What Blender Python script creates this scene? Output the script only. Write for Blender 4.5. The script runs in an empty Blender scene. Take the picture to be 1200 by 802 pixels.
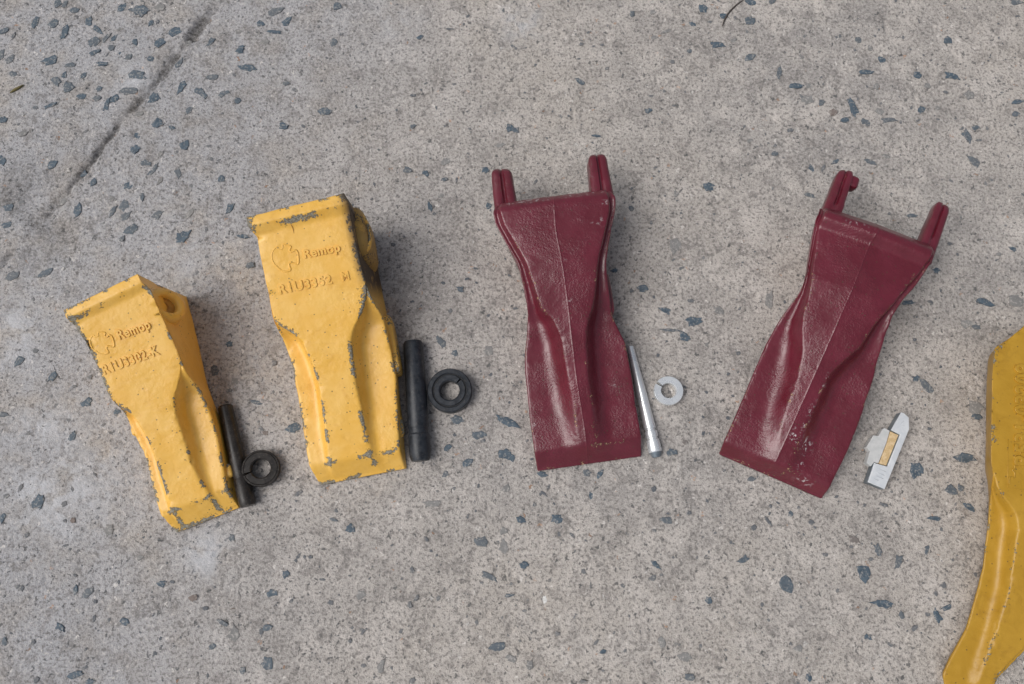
import bpy, bmesh, math, random
import numpy as np
from mathutils import Vector, Matrix

# ------------------------------------------------------------------ camera, sky, sun, exposure
scene = bpy.context.scene
col = scene.collection
cam_data = bpy.data.cameras.new('camera')
cam_data.sensor_width = 36.0
cam_data.lens = 915.0 / 1200.0 * 36.0
cam_data.clip_start = 0.01
cam_data.clip_end = 100.0
cam = bpy.data.objects.new('camera', cam_data)
col.objects.link(cam)
cam.location = (0.0, 0.0, 0.78)
cam.rotation_euler = (math.radians(13.0), 0.0, 0.0)
scene.camera = cam

SUN_EL, SUN_AZ = 55.0, -104.0            # azimuth from +Y, negative = towards -X
world = bpy.data.worlds.new('World')
scene.world = world
world.use_nodes = True
wn, wl = world.node_tree.nodes, world.node_tree.links
wn.clear()
w_out = wn.new('ShaderNodeOutputWorld')
w_bg = wn.new('ShaderNodeBackground')
w_sky = wn.new('ShaderNodeTexSky')
w_sky.sky_type = 'NISHITA'
w_sky.sun_disc = False
w_sky.sun_elevation = math.radians(SUN_EL)
w_sky.sun_rotation = math.radians(SUN_AZ)
w_sky.air_density = 1.0
w_sky.dust_density = 4.0
w_sky.ozone_density = 1.0
w_hs = wn.new('ShaderNodeHueSaturation')       # overcast: grey the sky out
w_hs.inputs['Saturation'].default_value = 0.42
w_bg.inputs['Strength'].default_value = 0.095
wl.new(w_sky.outputs[0], w_hs.inputs['Color'])
wl.new(w_hs.outputs[0], w_bg.inputs['Color'])
wl.new(w_bg.outputs[0], w_out.inputs['Surface'])

sun_data = bpy.data.lights.new('sun', 'SUN')
sun_data.energy = 1.5
sun_data.angle = math.radians(44.0)
sun_data.color = (1.0, 0.983, 0.965)
sun = bpy.data.objects.new('sun', sun_data)
col.objects.link(sun)
_el, _az = math.radians(SUN_EL), math.radians(SUN_AZ)
_to_sun = Vector((math.sin(_az) * math.cos(_el), math.cos(_az) * math.cos(_el), math.sin(_el)))
sun.rotation_euler = _to_sun.to_track_quat('Z', 'Y').to_euler()

scene.view_settings.view_transform = 'Standard'
scene.view_settings.look = 'None'
scene.view_settings.gamma = 1.0
scene.view_settings.use_curve_mapping = False
scene.view_settings.exposure = 0.10

# ------------------------------------------------------------------ helpers
MM = 0.001
RNG = random.Random(7)


def _hash(ix, iy, iz, seed):
    h = (ix.astype(np.int64) * 374761393 + iy.astype(np.int64) * 668265263
         + iz.astype(np.int64) * 2147483647 + seed * 1274126177) & 0xFFFFFFFF
    h = ((h ^ (h >> 13)) * 1274126177) & 0xFFFFFFFF
    h = h ^ (h >> 16)
    return (h & 0xFFFFFF).astype(np.float64) / float(0xFFFFFF)


def noise2(x, y, seed=0):
    """smooth value noise in -1..1"""
    ix, iy = np.floor(x), np.floor(y)
    fx, fy = x - ix, y - iy
    fx, fy = fx * fx * (3 - 2 * fx), fy * fy * (3 - 2 * fy)
    z = np.zeros_like(ix)
    a, b = _hash(ix, iy, z, seed), _hash(ix + 1, iy, z, seed)
    c, d = _hash(ix, iy + 1, z, seed), _hash(ix + 1, iy + 1, z, seed)
    return 2 * ((a * (1 - fx) + b * fx) * (1 - fy) + (c * (1 - fx) + d * fx) * fy) - 1


def noise3(p, seed=0):
    i = np.floor(p)
    f = p - i
    f = f * f * (3 - 2 * f)
    out = 0
    for dx in (0, 1):
        for dy in (0, 1):
            for dz in (0, 1):
                w = (f[:, 0] if dx else 1 - f[:, 0]) * (f[:, 1] if dy else 1 - f[:, 1]) * (f[:, 2] if dz else 1 - f[:, 2])
                out = out + w * _hash(i[:, 0] + dx, i[:, 1] + dy, i[:, 2] + dz, seed)
    return 2 * out - 1


def sstep(a, b, x):
    t = np.clip((x - a) / (b - a), 0, 1)
    return t * t * (3 - 2 * t)


def tab(t, vs, sigma=2.0):
    """table of (v, value) -> values at vs, linear with a gaussian smoothing along v"""
    t = sorted(t)
    x = np.array([q[0] for q in t], float)
    y = np.array([q[1] for q in t], float)
    offs = np.linspace(-2, 2, 17)
    w = np.exp(-offs * offs / 2)
    w /= w.sum()
    lo, hi = vs[0], vs[-1]
    out = np.zeros(len(vs))
    for o, ww in zip(offs, w):
        # shrink the kernel at both ends so that the ends stay put
        s = np.minimum(sigma, np.minimum(vs - lo, hi - vs) / 2 + 1e-6)
        out += ww * np.interp(vs + o * s, x, y)
    return out


def link(ob, parent=None):
    col.objects.link(ob)
    if parent is not None:
        ob.parent = parent
    return ob


def mesh_obj(name, verts, faces, mat, parent=None, smooth=True, sharp=None):
    me = bpy.data.meshes.new(name)
    me.from_pydata([tuple(v) for v in verts], [], faces)
    bm = bmesh.new()
    bm.from_mesh(me)
    bmesh.ops.recalc_face_normals(bm, faces=bm.faces)
    bm.to_mesh(me)
    bm.free()
    if smooth:
        me.polygons.foreach_set('use_smooth', [True] * len(me.polygons))
        if sharp is not None:
            me.set_sharp_from_angle(angle=math.radians(sharp))
    me.materials.append(mat)
    me.update()
    return link(bpy.data.objects.new(name, me), parent)


def thing(name, label, category, loc=(0, 0, 0), rotz=0.0, group=None):
    o = bpy.data.objects.new(name, None)
    col.objects.link(o)
    o.location = loc
    o.rotation_euler = (0, 0, rotz)
    o.empty_display_size = 0.02
    o['label'] = label
    o['category'] = category
    if group:
        o['group'] = group
    return o


def tag(o, label, category, group=None):
    o['label'] = label
    o['category'] = category
    if group:
        o['group'] = group
    return o


class Mat:
    """thin wrapper round a node tree"""

    def __init__(self, name):
        self.m = bpy.data.materials.new(name)
        self.m.use_nodes = True
        self.n, self.l = self.m.node_tree.nodes, self.m.node_tree.links
        self.bsdf = self.n['Principled BSDF']
        self.tc = self.n.new('ShaderNodeTexCoord')

    def put(self, sock, v):
        if isinstance(v, bpy.types.NodeSocket):
            self.l.new(v, sock)
        elif isinstance(v, (tuple, list)) and len(v) == 3 and sock.type == 'RGBA':
            sock.default_value = (*v, 1)
        else:
            sock.default_value = v

    def set(self, **kw):
        for k, v in kw.items():
            self.put(self.bsdf.inputs[k.replace('_', ' ')], v)
        return self

    def noise(self, scale, detail=4, rough=0.6, dist=0.0, vec=None):
        t = self.n.new('ShaderNodeTexNoise')
        t.inputs['Scale'].default_value = scale
        t.inputs['Detail'].default_value = detail
        t.inputs['Roughness'].default_value = rough
        t.inputs['Distortion'].default_value = dist
        self.l.new(vec if vec is not None else self.tc.outputs['Object'], t.inputs['Vector'])
        return t.outputs['Fac']

    def voronoi(self, scale, feature='F1', out='Distance', rnd=1.0, vec=None):
        t = self.n.new('ShaderNodeTexVoronoi')
        t.feature = feature
        t.inputs['Scale'].default_value = scale
        t.inputs['Randomness'].default_value = rnd
        self.l.new(vec if vec is not None else self.tc.outputs['Object'], t.inputs['Vector'])
        return t.outputs[out]

    def ramp(self, x, a, b, lo=0.0, hi=1.0):
        t = self.n.new('ShaderNodeMapRange')
        t.interpolation_type = 'SMOOTHSTEP'
        self.put(t.inputs['Value'], x)
        t.inputs['From Min'].default_value = a
        t.inputs['From Max'].default_value = b
        t.inputs['To Min'].default_value = lo
        t.inputs['To Max'].default_value = hi
        return t.outputs['Result']

    def math(self, op, a, b=0.0):
        t = self.n.new('ShaderNodeMath')
        t.operation = op
        self.put(t.inputs[0], a)
        self.put(t.inputs[1], b)
        return t.outputs[0]

    def mix(self, f, a, b, mode='MIX'):
        t = self.n.new('ShaderNodeMix')
        t.data_type = 'RGBA'
        t.blend_type = mode
        self.put(t.inputs[0], f)
        self.put(t.inputs[6], a)
        self.put(t.inputs[7], b)
        return t.outputs[2]

    def attr(self, name):
        t = self.n.new('ShaderNodeAttribute')
        t.attribute_name = name
        return t.outputs['Fac']

    def bump(self, h, strength, dist, normal=None):
        t = self.n.new('ShaderNodeBump')
        t.inputs['Strength'].default_value = strength
        t.inputs['Distance'].default_value = dist
        self.put(t.inputs['Height'], h)
        if normal is not None:
            self.put(t.inputs['Normal'], normal)
        self.put(self.bsdf.inputs['Normal'], t.outputs[0])
        return t.outputs[0]


# ------------------------------------------------------------------ materials
def concrete_material():
    m = Mat('weathered_concrete')
    big = m.noise(3.2, 3, 0.5)
    mid = m.noise(22, 4, 0.6)
    patch = m.noise(60, 3, 0.6, 0.6)
    fine = m.noise(330, 3, 0.7)
    grain = m.noise(900, 2, 0.6)
    c = m.mix(m.ramp(big, 0.35, 0.65), (0.370, 0.345, 0.325), (0.468, 0.426, 0.384))
    c = m.mix(m.ramp(mid, 0.38, 0.70), c, (0.54, 0.497, 0.458))
    blue_tint = m.math('MULTIPLY', m.attr('blue_tint'), m.ramp(mid, 0.25, 0.62))
    c = m.mix(m.math('MULTIPLY', blue_tint, 0.70), c, (0.36, 0.372, 0.405))
    c = m.mix(m.math('MULTIPLY', m.ramp(patch, 0.52, 0.68), 0.46), c, (0.18, 0.165, 0.155))
    blot = m.noise(34, 5, 0.72, 1.0)
    c = m.mix(m.math('MULTIPLY', m.ramp(blot, 0.55, 0.70), 0.55), c, (0.18, 0.168, 0.158))
    c = m.mix(m.math('MULTIPLY', m.ramp(fine, 0.50, 0.64), 0.74), c, (0.17, 0.160, 0.150))
    c = m.mix(m.math('MULTIPLY', m.ramp(fine, 0.46, 0.32), 0.50), c, (0.66, 0.61, 0.57))
    c = m.mix(m.math('MULTIPLY', m.ramp(grain, 0.52, 0.72), 0.50), c, (0.13, 0.12, 0.11))
    # sand grains: scattered dark, rusty and pale specks
    wob = m.n.new('ShaderNodeTexNoise')
    wob.inputs['Scale'].default_value = 260
    wob.inputs['Detail'].default_value = 3
    m.l.new(m.tc.outputs['Object'], wob.inputs['Vector'])
    vm = m.n.new('ShaderNodeVectorMath')
    vm.operation = 'MULTIPLY_ADD'
    vm.inputs[1].default_value = (0.011, 0.011, 0.011)
    m.l.new(wob.outputs['Color'], vm.inputs[0])
    m.l.new(m.tc.outputs['Object'], vm.inputs[2])
    vd, vc = m.voronoi(170, vec=vm.outputs[0]), m.voronoi(170, out='Color', vec=vm.outputs[0])
    sep = m.n.new('ShaderNodeSeparateColor')
    m.l.new(vc, sep.inputs[0])
    dark = m.math('MULTIPLY', m.ramp(vd, 0.34, 0.24), m.ramp(sep.outputs[0], 0.80, 0.82))
    c = m.mix(m.math('MULTIPLY', dark, 0.75), c, (0.075, 0.078, 0.08))
    pale = m.math('MULTIPLY', m.ramp(vd, 0.30, 0.20), m.ramp(sep.outputs[1], 0.90, 0.92))
    c = m.mix(m.math('MULTIPLY', pale, 0.7), c, (0.72, 0.68, 0.64))
    rust = m.math('MULTIPLY', m.ramp(vd, 0.30, 0.20), m.ramp(sep.outputs[2], 0.984, 0.988))
    c = m.mix(m.math('MULTIPLY', rust, 0.6), c, (0.42, 0.24, 0.14))
    # bluish tint towards the left, joint dirt and pale lime patches (own shape, stored on the sheet)
    lime = m.math('MULTIPLY', m.attr('lime'), m.ramp(patch, 0.36, 0.60))
    c = m.mix(m.math('MULTIPLY', lime, 0.6), c, (0.62, 0.63, 0.66))
    dirt = m.math('MULTIPLY', m.attr('dirt'), m.ramp(fine, 0.25, 0.62, 0.55, 1.0))
    c = m.mix(dirt, c, (0.058, 0.053, 0.047))
    h = m.math('ADD', m.math('MULTIPLY', fine, 1.0), m.math('MULTIPLY', grain, 0.5))
    m.bump(h, 0.9, 0.0014)
    m.set(Base_Color=c, Roughness=m.ramp(fine, 0.3, 0.7, 0.80, 0.95), Specular_IOR_Level=0.25)
    return m.m


def stone_material(name, ca, cb, rough=0.6, cover=0.6):
    m = Mat(name)
    info = m.n.new('ShaderNodeObjectInfo')
    add = m.n.new('ShaderNodeVectorMath')
    m.l.new(m.tc.outputs['Object'], add.inputs[0])
    m.l.new(info.outputs['Location'], add.inputs[1])
    n = m.noise(2.2, 4, 0.65)
    c = m.mix(m.ramp(n, 0.3, 0.7), ca, cb)
    c = m.mix(m.ramp(info.outputs['Random'], 0.35, 1.0, 0.0, 0.5), c, (0.17, 0.168, 0.165))
    geo = m.n.new('ShaderNodeNewGeometry')
    pos = m.noise(420, 3, 0.7, vec=geo.outputs['Position'])
    c = m.mix(m.math('MULTIPLY', m.ramp(pos, 0.52, 0.64), cover), c, (0.40, 0.38, 0.355))
    m.bump(m.noise(700, 2, 0.6, vec=geo.outputs['Position']), 0.4, 0.0004)
    m.set(Base_Color=c, Roughness=rough, Specular_IOR_Level=0.35)
    return m.m


def paint_material(name, ca, cb, rough, chip_gain, peel, peel_scale, chip_a, chip_b, coat=0.0, spec=0.6, dust=0.12, dustc=(0.55, 0.40, 0.20)):
    m = Mat(name)
    low = m.noise(38, 4, 0.6)
    c = m.mix(m.ramp(low, 0.35, 0.68), ca, cb)
    smear = m.noise(55, 6, 0.70, 1.2)
    c = m.mix(m.math('MULTIPLY', m.ramp(smear, 0.50, 0.70), dust), c, dustc)
    spot, spc = m.voronoi(330), m.voronoi(330, out='Color')
    sps = m.n.new('ShaderNodeSeparateColor')
    m.l.new(spc, sps.inputs[0])
    c = m.mix(m.math('MULTIPLY', m.math('MULTIPLY', m.ramp(spot, 0.30, 0.16), m.ramp(sps.outputs[0], 0.90, 0.92)), 0.7), c, (0.07, 0.045, 0.025))
    wear = m.attr('wear')
    cl = m.noise(48, 2, 0.5)
    cn = m.noise(380, 5, 0.66, 0.5)
    zone = m.ramp(cl, 0.38, 0.60, -0.24, 0.20)
    x = m.math('ADD', cn, m.math('MULTIPLY', wear, m.math('ADD', zone, chip_gain)))
    rim = m.ramp(x, 0.705, 0.725)
    core = m.ramp(x, 0.735, 0.76)
    chipc = m.mix(m.ramp(m.noise(620, 3, 0.7), 0.35, 0.62), chip_a, chip_b)
    c = m.mix(rim, c, (0.060, 0.042, 0.022))
    c = m.mix(core, c, chipc)
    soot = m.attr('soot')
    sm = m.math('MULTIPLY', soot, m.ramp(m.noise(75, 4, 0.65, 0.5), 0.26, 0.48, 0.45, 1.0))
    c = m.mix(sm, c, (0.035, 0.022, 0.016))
    scuff = m.attr('scuff')
    c = m.mix(m.math('MULTIPLY', scuff, m.ramp(m.noise(260, 4, 0.7), 0.54, 0.62)), c, (0.62, 0.57, 0.57))
    calm = m.ramp(m.noise(26, 3, 0.6), 0.36, 0.62, 0.25, 1.25)
    skin = m.math('MULTIPLY', m.math('ADD', m.noise(peel_scale, 3, 0.6), m.math('MULTIPLY', m.noise(peel_scale * 0.45, 2, 0.5), 0.45)), m.math('MULTIPLY', calm, peel))
    h = m.math('SUBTRACT', skin, m.math('MULTIPLY', rim, 0.6))
    m.bump(h, 0.55, 0.0009)
    r = m.math('ADD', m.math('ADD', rough, m.math('MULTIPLY', rim, 0.35)), m.math('MULTIPLY', sm, 0.3))
    m.set(Base_Color=c, Roughness=r, Specular_IOR_Level=spec, Coat_Weight=coat, Coat_Roughness=0.25)
    return m.m


def metal_material(name, ca, cb, rough, metallic, scale=140, bump=0.2, spec=0.5, vary=0.08, dusty=0.0):
    m = Mat(name)
    n = m.noise(scale, 4, 0.65, 0.4)
    s = m.noise(scale * 4, 3, 0.6)
    c = m.mix(m.ramp(n, 0.32, 0.68), ca, cb)
    if dusty:
        c = m.mix(m.math('MULTIPLY', m.ramp(m.noise(scale * 1.7, 5, 0.75, 0.8), 0.54, 0.70), dusty), c, (0.16, 0.135, 0.115))
        c = m.mix(m.math('MULTIPLY', m.ramp(m.noise(scale * 5, 3, 0.7), 0.60, 0.70), dusty), c, (0.24, 0.21, 0.185))
    if bump:
        m.bump(s, bump, 0.0006)
    m.set(Base_Color=c, Roughness=m.ramp(n, 0.3, 0.7, rough - vary, rough + vary), Metallic=metallic, Specular_IOR_Level=spec)
    return m.m


M = {}
M['concrete'] = concrete_material()
M['stone'] = stone_material('blue_grey_stone', (0.045, 0.068, 0.092), (0.105, 0.142, 0.175))
M['stone_pale'] = stone_material('grey_stone', (0.20, 0.195, 0.19), (0.27, 0.265, 0.255), 0.85, 0.9)
M['stone_brown'] = stone_material('brown_stone', (0.15, 0.12, 0.105), (0.24, 0.20, 0.18), 0.8)
M['stone_rust'] = stone_material('rust_stone', (0.42, 0.22, 0.12), (0.45, 0.30, 0.20), 0.8)
M['stone_white'] = stone_material('white_stone', (0.70, 0.69, 0.66), (0.80, 0.79, 0.76), 0.7)
GREY_A, GREY_B = (0.13, 0.105, 0.07), (0.33, 0.31, 0.245)
M['yellow'] = paint_material('chipped_yellow_paint', (0.82, 0.455, 0.068), (0.86, 0.51, 0.11), 0.38, 0.145, 0.7, 260, GREY_A, GREY_B, 0.0, 0.55, 0.34, (0.64, 0.32, 0.04))
M['ochre'] = paint_material('ochre_yellow_paint', (0.43, 0.235, 0.018), (0.48, 0.27, 0.026), 0.40, 0.0, 0.7, 260, GREY_A, GREY_B, 0.0, 0.5, 0.4, (0.30, 0.15, 0.012))
M['red'] = paint_material('glossy_maroon_paint', (0.112, 0.009, 0.019), (0.138, 0.013, 0.027), 0.28, -0.02, 1.05, 520,
                          (0.30, 0.15, 0.08), (0.45, 0.26, 0.16), 0.0, 0.7, 0.25, (0.17, 0.035, 0.045))
M['black'] = metal_material('blackened_steel', (0.012, 0.010, 0.009), (0.030, 0.026, 0.023), 0.40, 0.0, spec=0.35, dusty=0.4)
M['slate'] = metal_material('dark_slate_steel', (0.012, 0.015, 0.020), (0.030, 0.035, 0.043), 0.40, 0.0, spec=0.35, dusty=0.3)
M['groove'] = metal_material('black_rubber', (0.006, 0.006, 0.007), (0.012, 0.012, 0.013), 0.6, 0.0)
M['zinc'] = metal_material('zinc_plated_steel', (0.80, 0.83, 0.85), (0.88, 0.90, 0.90), 0.28, 0.6, 45, 0.0, 0.5, 0.03)
M['zinc_edge'] = metal_material('dull_zinc_edge', (0.18, 0.22, 0.25), (0.28, 0.32, 0.36), 0.4, 0.7)
M['plate'] = metal_material('white_zinc_plate', (0.76, 0.79, 0.81), (0.84, 0.86, 0.87), 0.36, 0.35, 160, 0.1)
M['mark'] = metal_material('stamped_grey', (0.50, 0.53, 0.55), (0.58, 0.60, 0.62), 0.5, 0.2)
M['rubber_white'] = metal_material('milky_rubber', (0.50, 0.51, 0.50), (0.60, 0.60, 0.59), 0.5, 0.0)
M['rubber_tan'] = metal_material('tan_rubber', (0.55, 0.38, 0.18), (0.72, 0.55, 0.33), 0.6, 0.0, 300, 0.5)
M['hole'] = metal_material('painted_hole_shade', (0.34, 0.155, 0.022), (0.50, 0.25, 0.04), 0.6, 0.0)  # pin hole's shading put into the colour as darker orange; scratch line shares it
M['straw'] = metal_material('dry_straw', (0.12, 0.10, 0.035), (0.20, 0.16, 0.06), 0.8, 0.0)
M['twig'] = metal_material('dry_twig', (0.05, 0.04, 0.035), (0.09, 0.075, 0.065), 0.8, 0.0)

# ------------------------------------------------------------------ the concrete slab
def axis(lo_out, lo, hi, hi_out, step, coarse):
    a = np.arange(lo, hi + step / 2, step)
    left = lo - np.cumsum(np.geomspace(step * 2, coarse, 26))
    left = left[left > lo_out]
    right = hi + np.cumsum(np.geomspace(step * 2, coarse, 26))
    right = right[right < hi_out]
    return np.concatenate([[lo_out], left[::-1], a, right, [hi_out]])


JOINT = np.array([(-272, 690), (-305, 626), (-329, 581), (-355, 542), (-381, 499), (-404, 460), (-422, 441), (-440, 410), (-457, 380), (-492, 326),
                  (-537, 264), (-580, 199), (-640, 110)], float) * MM


def joint_distance(x, y):
    best = np.full(x.shape, 9.0)
    side = np.zeros(x.shape)
    along = np.zeros(x.shape)
    acc = 0.0
    for (ax, ay), (bx, by) in zip(JOINT[:-1], JOINT[1:]):
        dx, dy = bx - ax, by - ay
        ln = math.hypot(dx, dy)
        t = np.clip(((x - ax) * dx + (y - ay) * dy) / ln ** 2, 0, 1)
        d = np.hypot(x - ax - t * dx, y - ay - t * dy)
        m = d < best
        best = np.where(m, d, best)
        side = np.where(m, np.sign((x - ax) * dy - (y - ay) * dx), side)
        along = np.where(m, acc + t * ln, along)
        acc += ln
    return best, side, along


def slab_height(x, y):
    h = 1.3 * noise2(x * 9, y * 9, 1) + 0.7 * noise2(x * 28, y * 28, 2)
    h += 0.34 * noise2(x * 85, y * 85, 3) + 0.22 * noise2(x * 210, y * 210, 4)
    h += 0.16 * noise2(x * 420, y * 420, 5)
    pit = noise2(x * 130, y * 130, 6) + 0.5 * noise2(x * 300, y * 300, 7)
    h -= 1.3 * sstep(0.62, 1.05, pit)
    d, s, al = joint_distance(x, y)
    d = np.abs(d + MM * (2.2 * noise2(x * 70, y * 70, 11) + 1.5 * noise2(x * 210, y * 210, 12)))
    wob = 1 + 0.45 * noise2(x * 55, y * 55, 8) + 0.40 * noise2(x * 160, y * 160, 9)
    w = np.interp(al, [0, 0.10, 0.20, 0.30, 0.40, 0.52, 0.7], [7.5, 8, 3.8, 3.6, 4.2, 4.0, 4.0]) * MM * wob
    deep = np.interp(al, [0, 0.15, 0.30, 0.40, 0.48, 0.58, 0.8], [5, 5.5, 3.6, 4.6, 2.6, 1.4, 0.8])
    brk = 0.62 + 0.75 * noise2(al * 34, s * 0 + 3.7, 13) + 0.45 * noise2(al * 95, s * 0 + 8.1, 14)
    deep = deep * np.clip(brk, 0.12, 1.5)
    w = w * np.clip(0.55 + 0.6 * brk, 0.5, 1.5)
    cut = np.exp(-(d / np.maximum(w, 1e-4)) ** 3)
    h -= deep * cut * (1 + 0.35 * noise2(x * 190, y * 190, 10))
    h += 1.5 * np.exp(-((d - 0.016) / 0.014) ** 2) * (s > 0)            # far side stands a little proud
    low = np.exp(-((x + 0.50) ** 2 + (y - 0.31) ** 2) / 0.0042)            # worn hollow at the end of the joint
    h -= 1.6 * low
    return h * MM, cut * np.clip(0.35 + brk, 0.3, 1.1), d, s, al


gx = axis(-2.6, -0.64, 0.64, 2.6, 0.0018, 0.12)
gy = axis(-2.2, -0.20, 0.62, 2.8, 0.0018, 0.12)
GX, GY = np.meshgrid(gx, gy)
GH, GCUT, GD, GS, GAL = slab_height(GX, GY)
nx, ny = len(gx), len(gy)
gme = bpy.data.meshes.new('ground')
gme.vertices.add(nx * ny)
gme.vertices.foreach_set('co', np.stack([GX, GY, GH], -1).astype(np.float32).ravel())
idx = np.arange(nx * ny).reshape(ny, nx)
quads = np.stack([idx[:-1, :-1], idx[:-1, 1:], idx[1:, 1:], idx[1:, :-1]], -1).reshape(-1, 4)
gme.loops.add(quads.size)
gme.loops.foreach_set('vertex_index', quads.astype(np.int32).ravel())
gme.polygons.add(len(quads))
gme.polygons.foreach_set('loop_start', (np.arange(len(quads)) * 4).astype(np.int32))
gme.polygons.foreach_set('use_smooth', np.ones(len(quads), bool))
gme.update(calc_edges=True)


def point_attr(me, name, values):
    a = me.attributes.new(name, 'FLOAT', 'POINT')
    a.data.foreach_set('value', np.asarray(values, np.float32).ravel())


_n = noise2(GX * 30, GY * 30, 21) * 0.5 + noise2(GX * 90, GY * 90, 22) * 0.35
dirt = np.clip(GCUT ** 1.6 * (0.95 + 0.9 * _n), 0, 1) * np.interp(GAL, [0, 0.35, 0.5, 0.65], [0.8, 0.75, 0.4, 0.2])
dirt = np.maximum(dirt, 0.6 * np.exp(-((GX + 0.52) ** 2 + (GY - 0.32) ** 2) / 0.0032) * sstep(-0.3, 0.4, _n))
dirt = np.maximum(dirt, 0.30 * np.exp(-(GD / 0.012) ** 2) * sstep(-0.2, 0.5, _n))
point_attr(gme, 'dirt', dirt)
blue_tint = sstep(0.02, -0.42, GX + 0.10 * noise2(GX * 5, GY * 5, 23) - 0.15 * (GY - 0.2))  # bluish tint, stronger towards the left
point_attr(gme, 'blue_tint', blue_tint)
lime = np.zeros_like(GX)
for (lx, ly, lr) in ((-450, 30, 60), (-470, 75, 45), (-352, 272, 26), (-560, 262, 30), (-530, 190, 60), (-135, 555, 26), (8, 552, 22), (-295, -30, 26), (-420, 480, 20)):
    lime = np.maximum(lime, np.exp(-((GX - lx * MM) ** 2 + (GY - ly * MM) ** 2) / (lr * MM) ** 2))
point_attr(gme, 'lime', lime * sstep(-0.5, 0.4, _n))
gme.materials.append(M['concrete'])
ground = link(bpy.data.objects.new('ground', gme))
ground['kind'] = 'structure'
ground['label'] = 'rough weathered concrete slab with exposed grey stones and a diagonal joint'


def ground_z(x, y):
    h = slab_height(np.array([[x]]), np.array([[y]]))[0]
    return float(h[0, 0])


# exposed stones: a few outlines share their mesh data, every stone is a piece of its own
def stone_shape(seed):
    r = random.Random(seed)
    n = r.choice((4, 5, 5, 6, 7))
    ang = sorted((i + r.uniform(-0.38, 0.38)) * 2 * math.pi / n for i in range(n))
    rad = [r.uniform(0.55, 1.2) for _ in range(n)]
    k = r.uniform(0.25, 0.45)
    ring = []
    for i in range(n):                                  # each corner slightly cut, each side slightly bent
        a, b = ang[i], ang[(i + 1) % n] + (2 * math.pi if i == n - 1 else 0)
        ring.append((a, rad[i]))
        ring.append((a + (b - a) * r.uniform(0.35, 0.65), (rad[i] + rad[(i + 1) % n]) / 2 * r.uniform(0.60, 0.98)))
    pts = [(0.5 * q * math.cos(a), 0.5 * q * math.sin(a)) for a, q in ring]
    nn = len(pts)
    tx, ty = r.uniform(-0.3, 0.3), r.uniform(-0.3, 0.3)
    v = [(x, y, -2.5) for x, y in pts]
    v += [(x * 0.97, y * 0.97, 0.55 + tx * x + ty * y) for x, y in pts]
    v += [(x * 0.74, y * 0.74, 0.95 + tx * x + ty * y + r.uniform(-0.12, 0.12)) for x, y in pts]
    f = []
    for j in range(2):
        for i in range(nn):
            f.append((j * nn + i, j * nn + (i + 1) % nn, (j + 1) * nn + (i + 1) % nn, (j + 1) * nn + i))
    f.append(tuple(range(2 * nn, 3 * nn)))
    return v, f


SHAPES = [stone_shape(100 + i) for i in range(24)]
STONE_MATS = ('stone', 'stone_pale', 'stone_brown', 'stone_rust', 'stone_white')
_cache = {}


def stone_mesh(shape, kind):
    key = (shape, kind)
    if key not in _cache:
        me = bpy.data.meshes.new('stone')
        me.from_pydata(SHAPES[shape][0], [], SHAPES[shape][1])
        me.materials.append(M[STONE_MATS[kind]])
        _cache[key] = me
    return _cache[key]


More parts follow.
